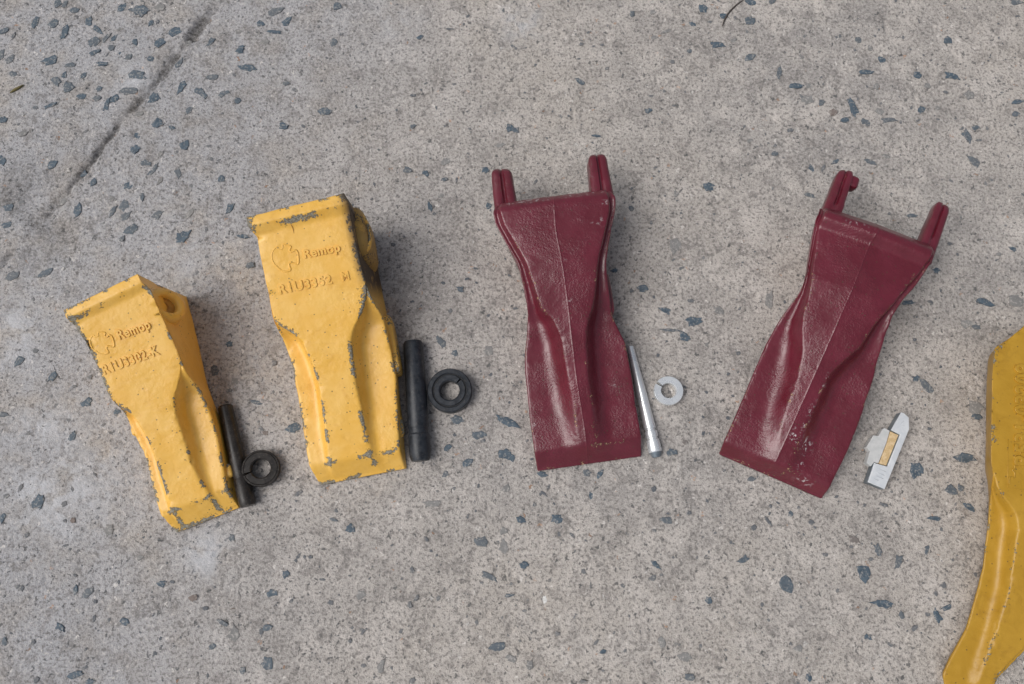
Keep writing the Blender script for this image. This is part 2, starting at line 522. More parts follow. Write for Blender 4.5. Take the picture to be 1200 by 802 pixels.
STONES = [(-540.3,553.1,16.4,6.8,80,0), (-519.7,550.9,11.6,10.6,30,0), (-505.8,540,18.3,7.7,75,0), (-573.2,540,11.6,7.7,20,0), (-561.8,534.5,8.7,3.8,70,0),
    (-571.8,510.8,13.4,6.7,80,0), (-561.2,503.3,16.2,9.5,60,0), (-516.3,503.3,15.3,10.5,20,0), (-555.8,486.3,9.5,8.6,0,0), (-493.5,496.9,14.3,4.8,15,0),
    (-518.4,577.3,11.7,8.8,60,0), (-509.3,575.1,10.7,4.9,60,0), (-496.7,567.4,10.7,8.7,20,0), (-479.4,553.1,10.6,7.7,90,0), (-467.5,542.1,13.5,5.8,-50,0),
    (-470.6,528,14.4,11.5,50,0), (-457.5,531.3,12.5,4.8,55,0), (-448.9,531.3,9.6,5.8,60,0), (-450.3,518.3,9.6,7.7,20,0), (-440.1,512.9,15.3,11.5,-70,0),
    (-428.9,506.5,8.6,7.6,30,0), (-468,514,11.5,5.7,20,0), (-443.7,570.7,11.7,8.7,40,0), (-422,567.4,20.4,14.6,-10,0), (-400,570.7,13.6,12.6,30,1),
    (-408.6,550.9,7.7,6.8,50,0), (-424.3,525.9,7.7,6.7,0,0), (-395.4,524.8,12.5,10.6,20,0), (-379.4,537.8,14.4,11.6,10,0), (-363.8,525.9,11.5,6.7,20,1),
    (-403,505.4,10.5,8.6,0,0), (-416.9,484.2,18,10.4,-10,0), (-422.4,465.2,21.7,8.5,5,0), (-396.1,457.9,17,10.4,40,0), (-371.7,498,16.2,5.7,58,0), (-366.1,469.4,18,8.5,65,0),
    (-343.8,463.1,17.9,8.5,-42,0), (-338.7,524.8,11.5,6.7,65,0), (-304.5,516.2,12.4,6.7,55,0), (-308.3,540,11.6,4.8,0,1), (-294.2,493.7,19,9.5,-5,0),
    (-332.1,481,11.4,8.5,-5,0), (-319.1,462.1,13.2,6.6,25,0), (-303.3,452.7,9.4,9.4,0,0), (-355.1,442.3,9.4,7.5,50,0), (-355.6,398.3,13.9,10.2,50,0),
    (-372.7,420.7,10.3,4.7,-20,0), (-388.1,425.8,13.1,9.4,25,0), (-409,437.1,11.3,8.4,30,1), (-409.9,410.5,12.1,9.3,60,0), (-410.1,395.3,12.1,8.4,15,0),
    (-446.1,449.6,16,6.6,85,0), (-437.3,454.8,9.4,9.4,30,0), (-459.1,455.8,9.4,8.5,0,0), (-475.4,457.9,9.4,8.5,-10,0), (-492.1,470.5,15.1,12.3,55,0),
    (-506.1,476.8,11.4,8.5,-50,0), (-497.6,484.2,9.5,5.7,70,0), (-523.5,444.4,8.5,4.7,-10,0), (-507.9,447.5,16,4.7,28,0), (-557.9,428.9,10.3,7.5,15,0),
    (-534.2,413.5,10.3,8.4,10,1), (-551.8,381.2,11.1,9.2,-60,0), (-496.9,378.2,11.1,11.1,30,0), (-396.3,379.2,12,7.4,-15,0), (-381.6,389.2,10.2,5.6,70,1),
    (-385.6,374.2,11.1,5.5,70,0), (-456.6,499,13.3,4.8,0,0), (-476.7,484.2,7.6,6.6,60,0), (-456.7,467.3,7.6,5.7,60,0), (-442.6,543.2,8.7,4.8,10,1),
    (-412.9,353.3,12.8,11,40,0), (-450.8,356.3,9.2,8.3,60,0), (-413.2,331.7,11.9,11.9,-30,0), (-429.5,338.6,8.2,7.3,60,1), (-426.1,324.9,12.7,6.4,65,0),
    (-411.6,317.2,11.8,9.1,40,0), (-395.7,338.6,11,4.6,85,0), (-377.4,320.1,10.9,10,60,0), (-405.3,301.7,18.1,10,10,0), (-412.3,291.2,9,5.4,50,0),
    (-464.5,325.9,14.6,9.1,75,0), (-537.6,327.8,10,8.2,10,0), (-524.8,333.7,6.4,4.6,0,0), (-535.6,307.5,10,6.3,15,0), (-521.2,251.5,14.3,11.6,40,0),
    (-489.3,253.4,17,8.9,25,0), (-359.1,366.2,11,7.4,-60,0), (-312.6,361.2,9.2,8.3,30,0), (-343.6,319.1,17.3,7.3,58,1), (-347.5,293.1,17.2,12.6,35,0),
    (-300.5,324.9,11.8,8.2,80,0), (-283.5,294.1,12.6,5.4,-5,0), (-273.9,261.8,8.9,7.2,0,0), (-378.4,357.3,11.9,6.4,55,1), (-388.7,368.2,8.3,5.5,30,0),
    (-481.2,335.6,11,8.2,60,1), (-466.9,367.2,11.1,7.4,30,0), (-267.7,566.3,23.3,8.7,15,0), (-255.2,553.1,14.5,9.7,50,0), (-283.9,548.7,8.7,7.7,40,0),
    (-268.7,538.9,18.3,4.8,-5,0), (-277.5,526.9,15.4,7.7,5,1), (-199.7,525.9,8.6,9.6,50,0), (-199.2,574,11.7,9.7,40,0), (-103.8,532.4,7.7,4.8,20,0),
    (-204.7,440.2,15,11.3,10,0), (-249.5,422.7,10.3,7.5,-20,0), (-71.3,543.2,9.6,2.9,0,0), (-108.4,422.7,7.5,5.6,20,0), (-13.9,399.3,12.1,7.4,10,1), (-109.5,460,7.5,3.8,0,0),
    (-240.2,467.3,7.6,3.8,-30,0), (-251,474.7,8.5,4.7,0,0), (-72.1,380.2,14.8,8.3,30,1), (-2.8,419.7,9.3,9.3,0,0), (-112.5,372.2,8.3,5.5,0,0), (-113.4,371.2,8.3,7.4,-20,0),
    (-93,367.2,8.3,6.4,-50,0), (-73.5,360.3,7.4,5.5,20,0), (-59.7,359.3,7.4,2.8,80,0), (-28.6,371.2,9.2,7.4,0,0), (-87.5,327.8,10.9,5.5,-70,0), (-25.5,328.8,7.3,7.3,0,0),
    (-75.9,341.5,8.2,5.5,30,1), (-54.2,235.7,7.1,7.1,0,0), (-125.2,285.5,5.4,4.5,0,0), (-103.6,222.8,5.3,5.3,0,1), (-72.1,243.1,5.3,5.3,0,1), (217.4,569.6,11.6,9.7,0,0),
    (271.3,576.2,12.6,8.8,-20,0), (268.6,552,12.6,10.6,10,0), (239.1,558.6,8.7,6.8,40,0), (203.7,548.7,7.7,5.8,-20,0), (136.6,561.9,8.7,5.8,85,0), (159.9,564.1,7.8,5.8,10,1),
    (232.1,522.6,14.4,8.6,5,0), (248.7,526.9,10.6,5.8,30,1), (200.1,515.1,9.6,5.7,-5,0), (266.6,507.6,13.4,9.6,20,0), (253,504.4,6.7,6.7,0,1), (159.6,531.3,8.7,6.7,0,1),
    (174.3,538.9,11.6,5.8,15,1), (75.8,475.7,10.4,6.6,-45,0), (150.3,441.3,8.5,4.7,10,0), (93.2,410.5,10.2,3.7,-10,0), (2.8,417.6,8.4,7.5,0,0), (179.3,501.2,5.7,4.8,0,0),
    (101.7,522.6,4.8,3.8,0,0), (77.7,522.6,4.8,4.8,0,0), (105.6,492.6,4.8,3.8,0,0), (259.5,405.4,8.4,5.6,10,1), (390,529.1,7.7,7.7,0,0), (414.4,505.4,10.5,6.7,0,0),
    (491,530.2,11.5,9.6,20,0), (451.2,485.2,9.5,8.5,-10,0), (491,484.2,15.2,8.5,-10,0), (393.7,489.5,14.3,6.7,-5,0), (506,461,14.2,13.2,30,1), (558.5,452.7,13.2,6.6,5,0),
    (554.6,438.2,8.4,8.4,0,0), (324.1,509.7,12.4,9.6,40,1), (297.5,487.3,15.2,6.7,85,0), (314.3,472.6,14.2,7.6,-5,0), (329.5,472.6,8.5,6.6,0,1), (326.1,454.8,17.9,13.2,10,1),
    (341.8,451.6,9.4,5.6,50,0), (375.3,447.5,23.5,7.5,-75,0), (366.1,429.9,8.4,7.5,0,0), (387.4,427.9,11.2,5.6,-30,0), (414.9,430.9,15.9,6.6,10,0),
    (451.9,443.3,10.3,7.5,0,0), (469,444.4,7.5,5.6,0,1), (498.4,410.5,14,9.3,-55,0), (507.2,420.7,9.3,4.7,10,0), (509.9,406.4,7.4,2.8,5,0), (500.1,381.2,13.9,8.3,-60,0),
    (387.3,381.2,13.9,6.5,-20,0), (405.5,387.2,13.9,6.5,-15,1), (350.2,380.2,9.2,5.5,25,0), (324.8,374.2,12.9,6.5,-60,0), (336.7,373.2,9.2,3.7,60,0),
    (286.3,390.2,7.4,7.4,30,0), (304.3,418.6,6.5,5.6,0,0), (404.2,471.5,8.5,7.6,50,1), (296.6,577.3,9.7,5.8,0,0), (574.8,577.3,14.6,7.8,0,0), (480.9,464.2,5.7,4.7,0,0),
    (353.9,440.2,12.2,9.4,20,2), (403.7,440.2,15,10.3,-10,1), (461,471.5,9.5,7.6,0,1), (402.5,519.4,8.6,6.7,-20,1), (211.9,353.3,12.8,9.2,10,0), (319.2,341.5,11,4.6,-20,0),
    (127.5,325.9,8.2,6.4,-50,0), (175.6,342.5,7.3,8.2,0,1), (172,284.5,15.3,17.1,0,1), (136,237.6,10.7,8.9,-20,0), (186,224.6,8,3.5,0,0), (161.6,213.6,18.5,7.1,-28,0),
    (189.3,202.7,17.6,8.8,3,0), (162.4,192.7,20.2,3.5,-3,0), (177.9,186.4,14,7.9,-20,0), (214.5,212.7,13.2,9.7,20,1), (267.5,224.6,19.5,8.9,80,1), (178,259.9,7.2,3.6,20,0),
    (124.4,234.8,5.3,4.4,0,3), (107.3,257.1,7.2,5.4,0,0), (427.1,318.1,11.8,5.5,5,0), (489.6,222.8,15.9,8,-28,0), (528.1,280.7,9,4.5,-35,0), (443.2,256.2,7.1,7.1,0,0),
    (461.3,286.4,5.4,4.5,0,0), (410.7,221.9,12.4,4.4,5,0), (477.1,195.4,9.7,5.3,-5,0), (467.9,199,15.8,8.8,0,1), (521.5,222.8,17.7,15.9,0,1), (512,275,7.2,5.4,0,1),
    (433.8,222.8,5.3,3.5,-30,0), (-502.8,159.5,10.4,7.8,40,0), (-487.7,170.2,7,5.2,0,0), (-466,144.5,10.4,6.9,60,0), (-428.9,117.4,12,8.6,25,0), (-428.6,143.6,5.2,5.2,0,0),
    (-443,134,5.2,3.5,0,0), (-439.2,84,11.9,6,80,0), (-463.8,20.6,14.2,10,65,0), (-483.2,33.7,7.6,4.2,70,0), (-446.4,100.2,5.1,3.4,0,0), (-511.3,105.4,10.3,6,0,0),
    (-438.3,17.3,5.8,5.8,0,0), (-497,24.7,5.9,5,0,0), (-396.9,107.9,7.7,5.1,45,0), (-302,151.6,11.3,10.4,0,0), (-289.4,177.4,7.9,6.1,0,0), (-281.1,139.2,8.6,7.8,0,1),
    (-286.3,129.6,6,3.4,30,0), (-257,117.4,12.9,5.2,-12,0), (-220.1,91.6,17.9,9.4,0,0), (-241.8,158.7,5.2,5.2,0,0), (-247,86.5,6.8,6,0,2), (-209.4,27.9,8.4,4.2,30,0),
    (-72.6,180.1,15.7,6.1,-55,0), (-58.4,168.4,7,8.7,70,0), (-91.3,158.7,5.2,7,0,0), (-55.6,100.2,12,10.3,0,0), (-33.2,84.8,16.2,6.8,0,0), (-6.8,98.5,23.9,9.4,-27,0),
    (-5.1,65.4,17.8,11,-30,0), (-44.8,57.8,10.1,8.4,20,0), (-63.6,72.1,8.5,5.9,30,0), (-65.7,46.1,7.6,6.7,40,0), (-5.9,32.1,8.4,8.4,0,1), (-28.9,78.9,6,4.3,0,0),
    (30.3,46.1,10.1,5.9,-20,0), (-77.7,18.1,18.4,6.7,0,1), (-20.8,146.3,6.9,5.2,0,1), (-24.4,169.3,12.2,11.3,0,1), (231.1,168.4,4.4,4.4,0,0), (219.2,146.3,4.3,3.5,0,0),
    (216.5,101.9,5.1,5.1,0,0), (158.4,67.9,11,7.6,0,0), (139.2,32.1,5,5.9,0,0), (236.3,42,8.4,5.9,0,0), (199.4,178.3,15.7,11.4,0,1), (171.6,77.2,8.5,6.8,0,2),
    (252.8,15.6,4.2,4.2,0,0), (410.2,141.9,8.7,5.2,45,0), (419.6,133.1,15.5,9.5,-60,0), (465.8,110.5,19.7,18,0,1), (465.7,103.6,10.3,7.7,0,0), (451,62.9,19.5,11,-5,0),
    (399.6,50.3,14.3,13.5,-10,0), (433.2,29.6,10.9,12.6,70,0), (441,32.1,7.5,6.7,0,0), (448,14.8,15,6.7,-32,0), (363.9,16.5,8.3,4.2,-25,0), (417.1,90.8,4.3,3.4,0,0),
    (-435.4,1,4.2,3.3,0,0), (-427.9,1,6.6,5.8,0,2), (-392.7,-8.7,11.6,11.6,0,1), (-358.6,-32.7,6.6,5.8,0,1), (-335.6,-57.1,9.8,5.7,-15,0), (-326,-55.5,4.9,4.1,0,0),
    (-404.1,-64.9,13,9,55,0), (-416.6,-62.6,8.2,4.9,80,0), (-397.2,-74.2,4.9,4.1,0,2), (-426,-96.5,8.9,6.5,-20,0), (-367.7,-91.2,8.9,8.9,0,0), (-396.3,-88.9,7.3,4,80,1),
    (-305,-70.3,11.4,7.3,-20,2), (-292,-79.6,6.5,4.1,-30,0), (-261.7,-102.6,16.1,14.5,90,1), (-273,-92.7,12.9,4,-25,0), (-281.6,-114.7,8,4.8,40,0), (-272,-15.9,6.6,6.6,0,0),
    (-468.2,-61,4.9,5.7,0,0), (-477.4,-109.4,8.8,4.8,90,0), (-450.1,-109.4,4.8,4.8,0,0), (-407,-138.7,14.3,6.4,10,0), (-392.8,-144.7,8.7,5.6,0,0),
    (-442.3,-142.4,4.8,5.6,0,0), (-497.4,5.1,11.6,5,80,0), (-251.2,-135,7.2,5.6,90,0), (-471,-11.9,5.8,5,0,0), (-157.5,-6.3,10.8,8.3,-40,0), (-172.9,2.6,9.1,4.2,-20,0),
    (-217,-48.5,7.4,6.5,0,0), (-228.9,-65.7,10.6,7.3,0,0), (-173,-75,7.3,4.9,-10,1), (-231.6,-96.5,8.1,7.3,0,0), (-236.9,-100.3,7.3,4.8,90,0), (-229.2,-130.5,12,11.2,0,0),
    (-29.7,-18.3,14.9,8.3,-15,0), (-20.5,-50.8,15.5,6.5,-20,0), (-2.4,-68,9.8,4.1,5,0), (-97.4,-76.5,6.5,4.9,90,0), (-91.1,-70.3,6.5,3.3,55,0), (-95.9,-44.5,6.6,4.1,90,0),
    (-12.8,-114.7,13.6,9.6,0,0), (-152.7,-108.7,4.8,3.2,50,0), (-93,-143.9,7.2,4.8,30,0), (-144.1,-67.2,11.4,12.2,0,1), (-122.9,-131.3,14.4,8,70,1),
    (-83.5,-15.9,6.6,3.3,-50,0), (-69.9,-70.3,4.9,4.9,0,0), (-7.4,-23.1,16.5,10.7,90,1), (-8.3,-7.9,9.1,9.1,0,1), (-140.2,-100.3,8.1,3.2,40,0), (-194.1,-32.7,5.8,4.1,0,1),
    (8.3,2.6,9.1,7.5,-15,0), (44.1,3.4,12.5,9.1,-10,0), (22.5,16.5,5.8,4.2,90,2), (77.8,25.5,7.5,5.9,70,0), (74.1,48.6,8.4,6.7,0,0), (86.7,47,10.1,5.9,50,0),
    (31.8,27.1,8.4,3.3,-45,0), (149.6,1.8,10.8,6.6,-20,0), (137.9,-39.8,11.5,4.9,-45,0), (134.9,-52.4,6.5,4.9,90,0), (106.1,-59.4,4.9,4.1,90,0), (10.7,-40.6,8.2,8.2,0,0),
    (42.7,-102.6,4.8,4.8,-40,0), (78.7,-110.2,6.4,3.2,45,0), (85.8,-117.8,8.8,4.8,20,0), (66,-144.7,7.2,3.2,0,0), (0,-124.5,12.8,7.2,-20,1), (30.9,-71.1,8.1,6.5,80,4),
    (68,-46.1,7.4,4.9,-50,2), (16.8,-130.5,11.2,8,90,1), (140.6,-110.2,12.1,8.8,90,1), (172.4,9.1,5,5,0,0), (249.3,1.8,10,3.3,-60,0), (234.7,-4.7,5.8,5.8,0,0),
    (221.9,-35.8,10.7,6.6,35,0), (186.9,-73.4,7.3,6.5,0,0), (261.3,-57.1,16.3,12.2,-20,0), (338.1,-48.5,13.9,13.1,70,0), (353.3,-75,20.3,8.1,-8,0), (372,-38.2,13.1,7.4,75,0),
    (402.3,-85.8,12.1,7.3,-60,0), (412.9,-78.9,9.7,4.1,20,0), (413.3,4.2,15.8,4.2,-5,0), (332.3,-15.9,11.6,9.1,-5,2), (353.6,-26.3,13.2,6.6,-75,0), (346.1,-34.3,4.9,4.1,0,0),
    (290.7,0.2,5.8,5.8,0,0), (369.2,-85,8.9,4.9,80,0), (380,-97.3,6.5,4.8,30,0), (335.5,-105.7,8,5.6,-30,0), (268.7,-115.5,10.4,8.8,0,1), (165.6,-140.2,9.6,7.2,-20,0),
    (276.3,-140.2,7.2,6.4,90,0), (162.5,-123,14.4,11.2,0,1), (302.1,-30.3,6.6,4.1,0,3), (272.2,7.5,7.5,5.8,90,0), (401.4,-26.3,11.5,3.3,75,0), (413,-58.7,5.7,4.9,0,0),
    (404,-65.7,6.5,4.1,90,0)]
STONES.sort(key=lambda s: -s[2] * s[3])
joined_v, joined_f = [], []


def add_joined(shape, x, y, z, lx, ly, lz, a):
    v, f = SHAPES[shape]
    base = len(joined_v)
    ca, sa = math.cos(a), math.sin(a)
    for (px, py, pz) in v:
        px, py, pz = px * lx, py * ly, pz * lz
        joined_v.append((x + px * ca - py * sa, y + px * sa + py * ca, z + pz))
    joined_f.extend(tuple(base + i for i in q) for q in f)


for i, (x, y, ln, wd, ang, kind) in enumerate(STONES):
    shape = RNG.randrange(len(SHAPES))
    x, y = x * MM, y * MM
    z = ground_z(x, y) + (0.25 if kind == 0 else 0.05) * MM
    a = math.radians(ang) + (math.pi if RNG.random() < 0.5 else 0)
    hz = RNG.uniform(0.45, 0.8) * MM
    gain = 1.30 if kind == 0 else 1.12
    if i < 300:
        o = link(bpy.data.objects.new('stone', stone_mesh(shape, kind)), ground)
        o.location = (x, y, z)
        o.rotation_euler = (0, 0, a)
        o.scale = (ln * gain * MM, wd * gain * MM, hz)
    else:
        add_joined(shape, x, y, z, ln * gain * MM, wd * gain * MM, hz, a)
# the small grit between them
for i in range(520):
    x, y = RNG.uniform(-0.60, 0.60), RNG.uniform(-0.18, 0.60)
    s = RNG.uniform(2.4, 4.6) * MM
    add_joined(RNG.randrange(len(SHAPES)), x, y, ground_z(x, y) - 0.05 * MM, s * RNG.uniform(1, 1.9), s, 0.45 * MM, RNG.uniform(0, 6.28))
for i in range(3600):
    x, y = RNG.uniform(-0.62, 0.62), RNG.uniform(-0.19, 0.61)
    s = RNG.uniform(0.9, 2.2) * MM * (1.5 if RNG.random() < 0.12 else 1)
    add_joined(RNG.randrange(len(SHAPES)), x, y, ground_z(x, y) + 0.05 * MM, s * RNG.uniform(1, 1.7), s, 0.35 * MM, RNG.uniform(0, 6.28))
grit = mesh_obj('stone_grit', joined_v, joined_f, stone_material('grit_stone', (0.09, 0.10, 0.115), (0.19, 0.19, 0.19), 0.7), ground, smooth=False)
grit['kind'] = 'stuff'

# ------------------------------------------------------------------ bucket teeth
def fillet_section(P, R, nseg, nf=5):
    """closed polyline P (n,2) with corner radii R -> evenly indexed points; also returns the control index of each point"""
    n = len(P)
    out, tagi = [], []
    for i in range(n):
        a, b, c = P[i - 1], P[i], P[(i + 1) % n]
        d1, d2 = a - b, c - b
        l1, l2 = np.linalg.norm(d1) + 1e-9, np.linalg.norm(d2) + 1e-9
        r = min(R[i], 0.45 * l1, 0.45 * l2)
        p1, p2 = b + d1 / l1 * r, b + d2 / l2 * r
        for k in range(nf):
            t = k / (nf - 1)
            out.append((1 - t) ** 2 * p1 + 2 * t * (1 - t) * b + t * t * p2)
            tagi.append(i)
        # straight run to the next fillet
        a2, b2, c2 = P[i], P[(i + 1) % n], P[(i + 2) % n]
        e1, e2 = a2 - b2, c2 - b2
        r2 = min(R[(i + 1) % n], 0.45 * np.linalg.norm(e1), 0.45 * np.linalg.norm(e2))
        q = b2 + e1 / (np.linalg.norm(e1) + 1e-9) * r2
        for k in range(1, nseg[i]):
            t = k / nseg[i]
            out.append(p2 * (1 - t) + q * t)
            tagi.append(-1)
    return np.array(out), tagi


def tooth_body(T, mat, parent, name='body'):
    v0, L = T['v0'], T['L']
    vs = np.arange(v0, L + 0.01, 1.5)
    vs[-1] = L
    zs = tab(T['zs'], vs, T.get('zsig', 1.0))
    zoL = tab(T.get('zoL', T['zo']), vs, 2.2)
    zoR = tab(T.get('zoR', T['zo']), vs, 2.2)
    zoL, zoR = np.minimum(zoL, zs), np.minimum(zoR, zs)
    A, B = tab(T['A'], vs, 2.5), tab(T['B'], vs, 2.5)
    C, D = tab(T['C'], vs, 2.5), tab(T['D'], vs, 2.5)
    B = np.maximum(B, A + 0.6)
    C = np.minimum(C, D - 0.6)
    rid = tab(T['ridge'], vs, 6.0) if 'ridge' in T else (B + C) / 2
    rid = np.clip(rid, B + 1.5, C - 1.5)
    rh = tab(T.get('rh', [(0, 0), (1, 0)]), vs, 3.0)
    seam = T.get('seam', 0.0)
    bl = tab(T['BL'], vs, 4.0) + (A if T.get('rel', True) else 0)
    br = tab(T['BR'], vs, 4.0) + (D if T.get('relR', True) else 0)
    fd = tab(T.get('fd', [(0, 0), (1, 0)]), vs, 4.0)
    ks = T.get('skew', [(0, 0), (1, 0)])
    k = tab(ks, vs, 1.0)
    verts, wear = [], []
    nseg = (5, 5, 6, 5, 6, 1, 1, 6, 5, 6, 5, 5, 8)
    for j, v in enumerate(vs):
        wl, wr = B[j] - A[j], D[j] - C[j]
        fl = min(1.0, max(0.0, (zs[j] - zoL[j]) / 8.0)) * fd[j]
        fr = min(1.0, max(0.0, (zs[j] - zoR[j]) / 8.0)) * fd[j]
        ml, mr = 0.62 * A[j] + 0.38 * bl[j], 0.62 * D[j] + 0.38 * br[j]
        zb = 0.6
        fi = T.get('fi', 0.78)
        P = np.array([
            (bl[j], zb), (ml - T.get('belly', 0), zoL[j] * 0.5), (A[j], zoL[j]),
            (A[j] + fi * wl, zoL[j] + 0.08 * (zs[j] - zoL[j]) - fl), (B[j], zs[j]),
            (rid[j] - 0.9, zs[j] + rh[j]), (rid[j], zs[j] + rh[j] + seam), (rid[j] + 0.9, zs[j] + rh[j]),
            (C[j], zs[j]), (D[j] - fi * wr, zoR[j] + 0.08 * (zs[j] - zoR[j]) - fr), (D[j], zoR[j]),
            (mr + T.get('belly', 0), zoR[j] * 0.5), (br[j], zb)])
        re = T.get('round', 2.5)
        rf = T.get('rfloor', 5.0)
        R = (2.5, 12, re, rf, re * 0.8, 1.2, 0.5, 1.2, re * 0.8, rf, re, 12, 2.5)
        pts, ti = fillet_section(P, R, nseg)
        ed = P[[2, 4, 8, 10]]
        dist = np.sqrt(((pts[:, None, :] - ed[None]) ** 2).sum(-1)).min(1)
        dv = min(abs(v - q) for q in T['edges'])
        on_top = pts[:, 1] > 0.30 * zoR[j]
        w = np.maximum(np.exp(-(dist / 3.2) ** 2), np.exp(-(dv / 2.6) ** 2) * on_top)
        verts.append(np.stack([pts[:, 0], -(v + k[j] * pts[:, 0]), pts[:, 1]], -1))
        wear.append(w)
    n = len(verts[0])
    ns = len(verts)
    # socket: the rear end is hollow
    c0 = verts[0].mean(0)
    c0[2] = 0.40 * verts[0][:, 2].max()
    inner = []
    for s, dep in ((0.985, -0.6), (0.80, -1.0), (0.75, 2.0), (0.42, T.get('socket', 55.0))):
        q = c0 + (verts[0] - c0) * s
        q[:, 1] = verts[0][:, 1] - dep
        inner.append(q)
    allv = np.concatenate(inner[::-1] + verts)
    wear = np.concatenate([np.full(n, 0.3)] * 3 + [np.full(n, 0.9)] + wear)
    rows = len(inner) + ns
    faces = []
    for j in range(rows - 1):
        for i in range(n):
            i2 = (i + 1) % n
            faces.append((j * n + i, j * n + i2, (j + 1) * n + i2, (j + 1) * n + i))
    faces.append(tuple(range(n)))
    # blunt tip: two shrinking rings, then the cap
    last = verts[-1]
    cen = last.mean(0)
    base = len(allv)
    tipr = cen + (last - cen) * np.array([0.985, 1, 0.8])
    tipr[:, 1] -= 0.9
    allv = np.concatenate([allv, tipr])
    wear = np.concatenate([wear, np.full(n, 0.8)])
    for i in range(n):
        i2 = (i + 1) % n
        faces.append(((rows - 1) * n + i, (rows - 1) * n + i2, base + i2, base + i))
    faces.append(tuple(range(base, base + n)))
    ob = mesh_obj(name, allv * MM, faces, mat, parent)
    me = ob.data
    co = np.empty(len(me.vertices) * 3)
    me.vertices.foreach_get('co', co)
    co = co.reshape(-1, 3)
    nr = np.empty(len(me.vertices) * 3)
    me.vertex_normals.foreach_get('vector', nr)
    nr = nr.reshape(-1, 3)
    p = co * 1000 + T.get('seed', 0) * 37.1
    dsp = 0.30 * noise3(p / 17, 31) + T.get('cast', 0.16) * noise3(p / 5.0, 32) + T.get('cast2', 0.06) * noise3(p / 2.2, 33)
    # knocks on the edges
    kn = noise3(p / 4.2, 34) + 0.5 * noise3(p / 9.0, 35)
    dsp -= T.get('knock', 0.9) * wear * sstep(0.35, 0.95, kn)
    co2 = co + nr * (dsp[:, None] * MM)
    co2[:, 2] = np.maximum(co2[:, 2], 0.0003)
    me.vertices.foreach_set('co', co2.astype(np.float32).ravel())
    me.update()
    point_attr(me, 'wear', wear)
    x, v, z = co[:, 0] * 1000, -co[:, 1] * 1000, co[:, 2] * 1000
    point_attr(me, 'soot', T['soot'](x, v, z, nr) if 'soot' in T else np.zeros(len(co)))
    point_attr(me, 'scuff', T['scuff'](x, v, z, nr) if 'scuff' in T else np.zeros(len(co)))
    return ob


def zero_attrs(ob, wear=0.0, soot=0.0):
    n = len(ob.data.vertices)
    point_attr(ob.data, 'wear', np.full(n, wear))
    point_attr(ob.data, 'soot', np.full(n, soot))
    point_attr(ob.data, 'scuff', np.zeros(n))
    return ob


def tooth_root(T, name, label, category, group=None):
    dx, dy = T['d']
    rot = math.atan2(-dy, -dx) - math.pi / 2
    return thing(name, label, category, (T['o'][0], T['o'][1], 0.0005), rot, group)


def panel_matrix(T, p0, p1):
    """frame on the tooth's upper panel: origin at p0=(v,u), x towards p1, z along the panel normal (tooth space, metres)"""
    vs = np.array([T['v0'], T['L']])
    f = lambda v: float(np.interp(v, [q[0] for q in T['zs']], [q[1] for q in T['zs']]))
    P0 = Vector((p0[1], -p0[0], f(p0[0]))) * MM
    P1 = Vector((p1[1], -p1[0], f(p1[0]))) * MM
    sl = (f(p0[0] + 10) - f(p0[0] - 10)) / 20.0
    nrm = Vector((0, sl, 1)).normalized()         # y = -v
    x = (P1 - P0)
    x = (x - nrm * x.dot(nrm)).normalized()
    y = nrm.cross(x)
    Mx = Matrix((x, y, nrm)).transposed().to_4x4()
    Mx.translation = P0
    return Mx, (P1 - P0).length


def lettering(text, T, p0, p1, height, parent, mat, raise_mm=1.05):
    cu = bpy.data.curves.new('lettering', 'FONT')
    cu.body = text
    cu.size = 1.0
    cu.extrude = 0.06
    cu.bevel_depth = 0.018
    cu.bevel_resolution = 1
    cu.offset = 0.018
    cu.space_character = 1.08
    tmp = bpy.data.objects.new('lettering', cu)
    col.objects.link(tmp)
    dg = bpy.context.evaluated_depsgraph_get()
    me = bpy.data.meshes.new_from_object(tmp.evaluated_get(dg))
    bpy.data.objects.remove(tmp)
    bpy.data.curves.remove(cu)
    me.name = 'lettering'
    co = np.empty(len(me.vertices) * 3)
    me.vertices.foreach_get('co', co)
    co = co.reshape(-1, 3)
    Mx, width = panel_matrix(T, p0, p1)
    lo, hi = co[:, 0].min(), co[:, 0].max()
    co[:, 0] = (co[:, 0] - lo) / (hi - lo) * width
    co[:, 1] = co[:, 1] / 0.70 * height * MM
    co[:, 2] = co[:, 2] / 0.078 * raise_mm * MM
    R = np.array(Mx.to_3x3())
    co = co @ R.T + np.array(Mx.translation)
    me.vertices.foreach_set('co', co.astype(np.float32).ravel())
    me.materials.clear()
    me.materials.append(mat)
    ob = link(bpy.data.objects.new('lettering', me), parent)
    zero_attrs(ob, 0.12)
    return ob


def sweep(name, path, radius, mat, parent=None, closed=False, sides=6, Mx=None, taper=None):
    path = [Vector(p) for p in path]
    n = len(path)
    verts, faces = [], []
    for i, p in enumerate(path):
        a = path[(i - 1) % n] if (closed or i > 0) else p
        b = path[(i + 1) % n] if (closed or i < n - 1) else p
        t = (b - a).normalized()
        s = t.cross(Vector((0, 0, 1)))
        if s.length < 1e-4:
            s = Vector((1, 0, 0))
        s.normalize()
        u = s.cross(t)
        r = radius * (taper[i] if taper else 1)
        for k in range(sides):
            q = 2 * math.pi * k / sides
            w = p + (s * math.cos(q) + u * math.sin(q)) * r
            verts.append(Mx @ w if Mx else w)
    for i in range(n if closed else n - 1):
        for k in range(sides):
            j = (i + 1) % n
            faces.append((i * sides + k, i * sides + (k + 1) % sides, j * sides + (k + 1) % sides, j * sides + k))
    if not closed:
        faces.append(tuple(range(sides)))
        faces.append(tuple(range((n - 1) * sides, n * sides)))
    return mesh_obj(name, verts, faces, mat, parent)


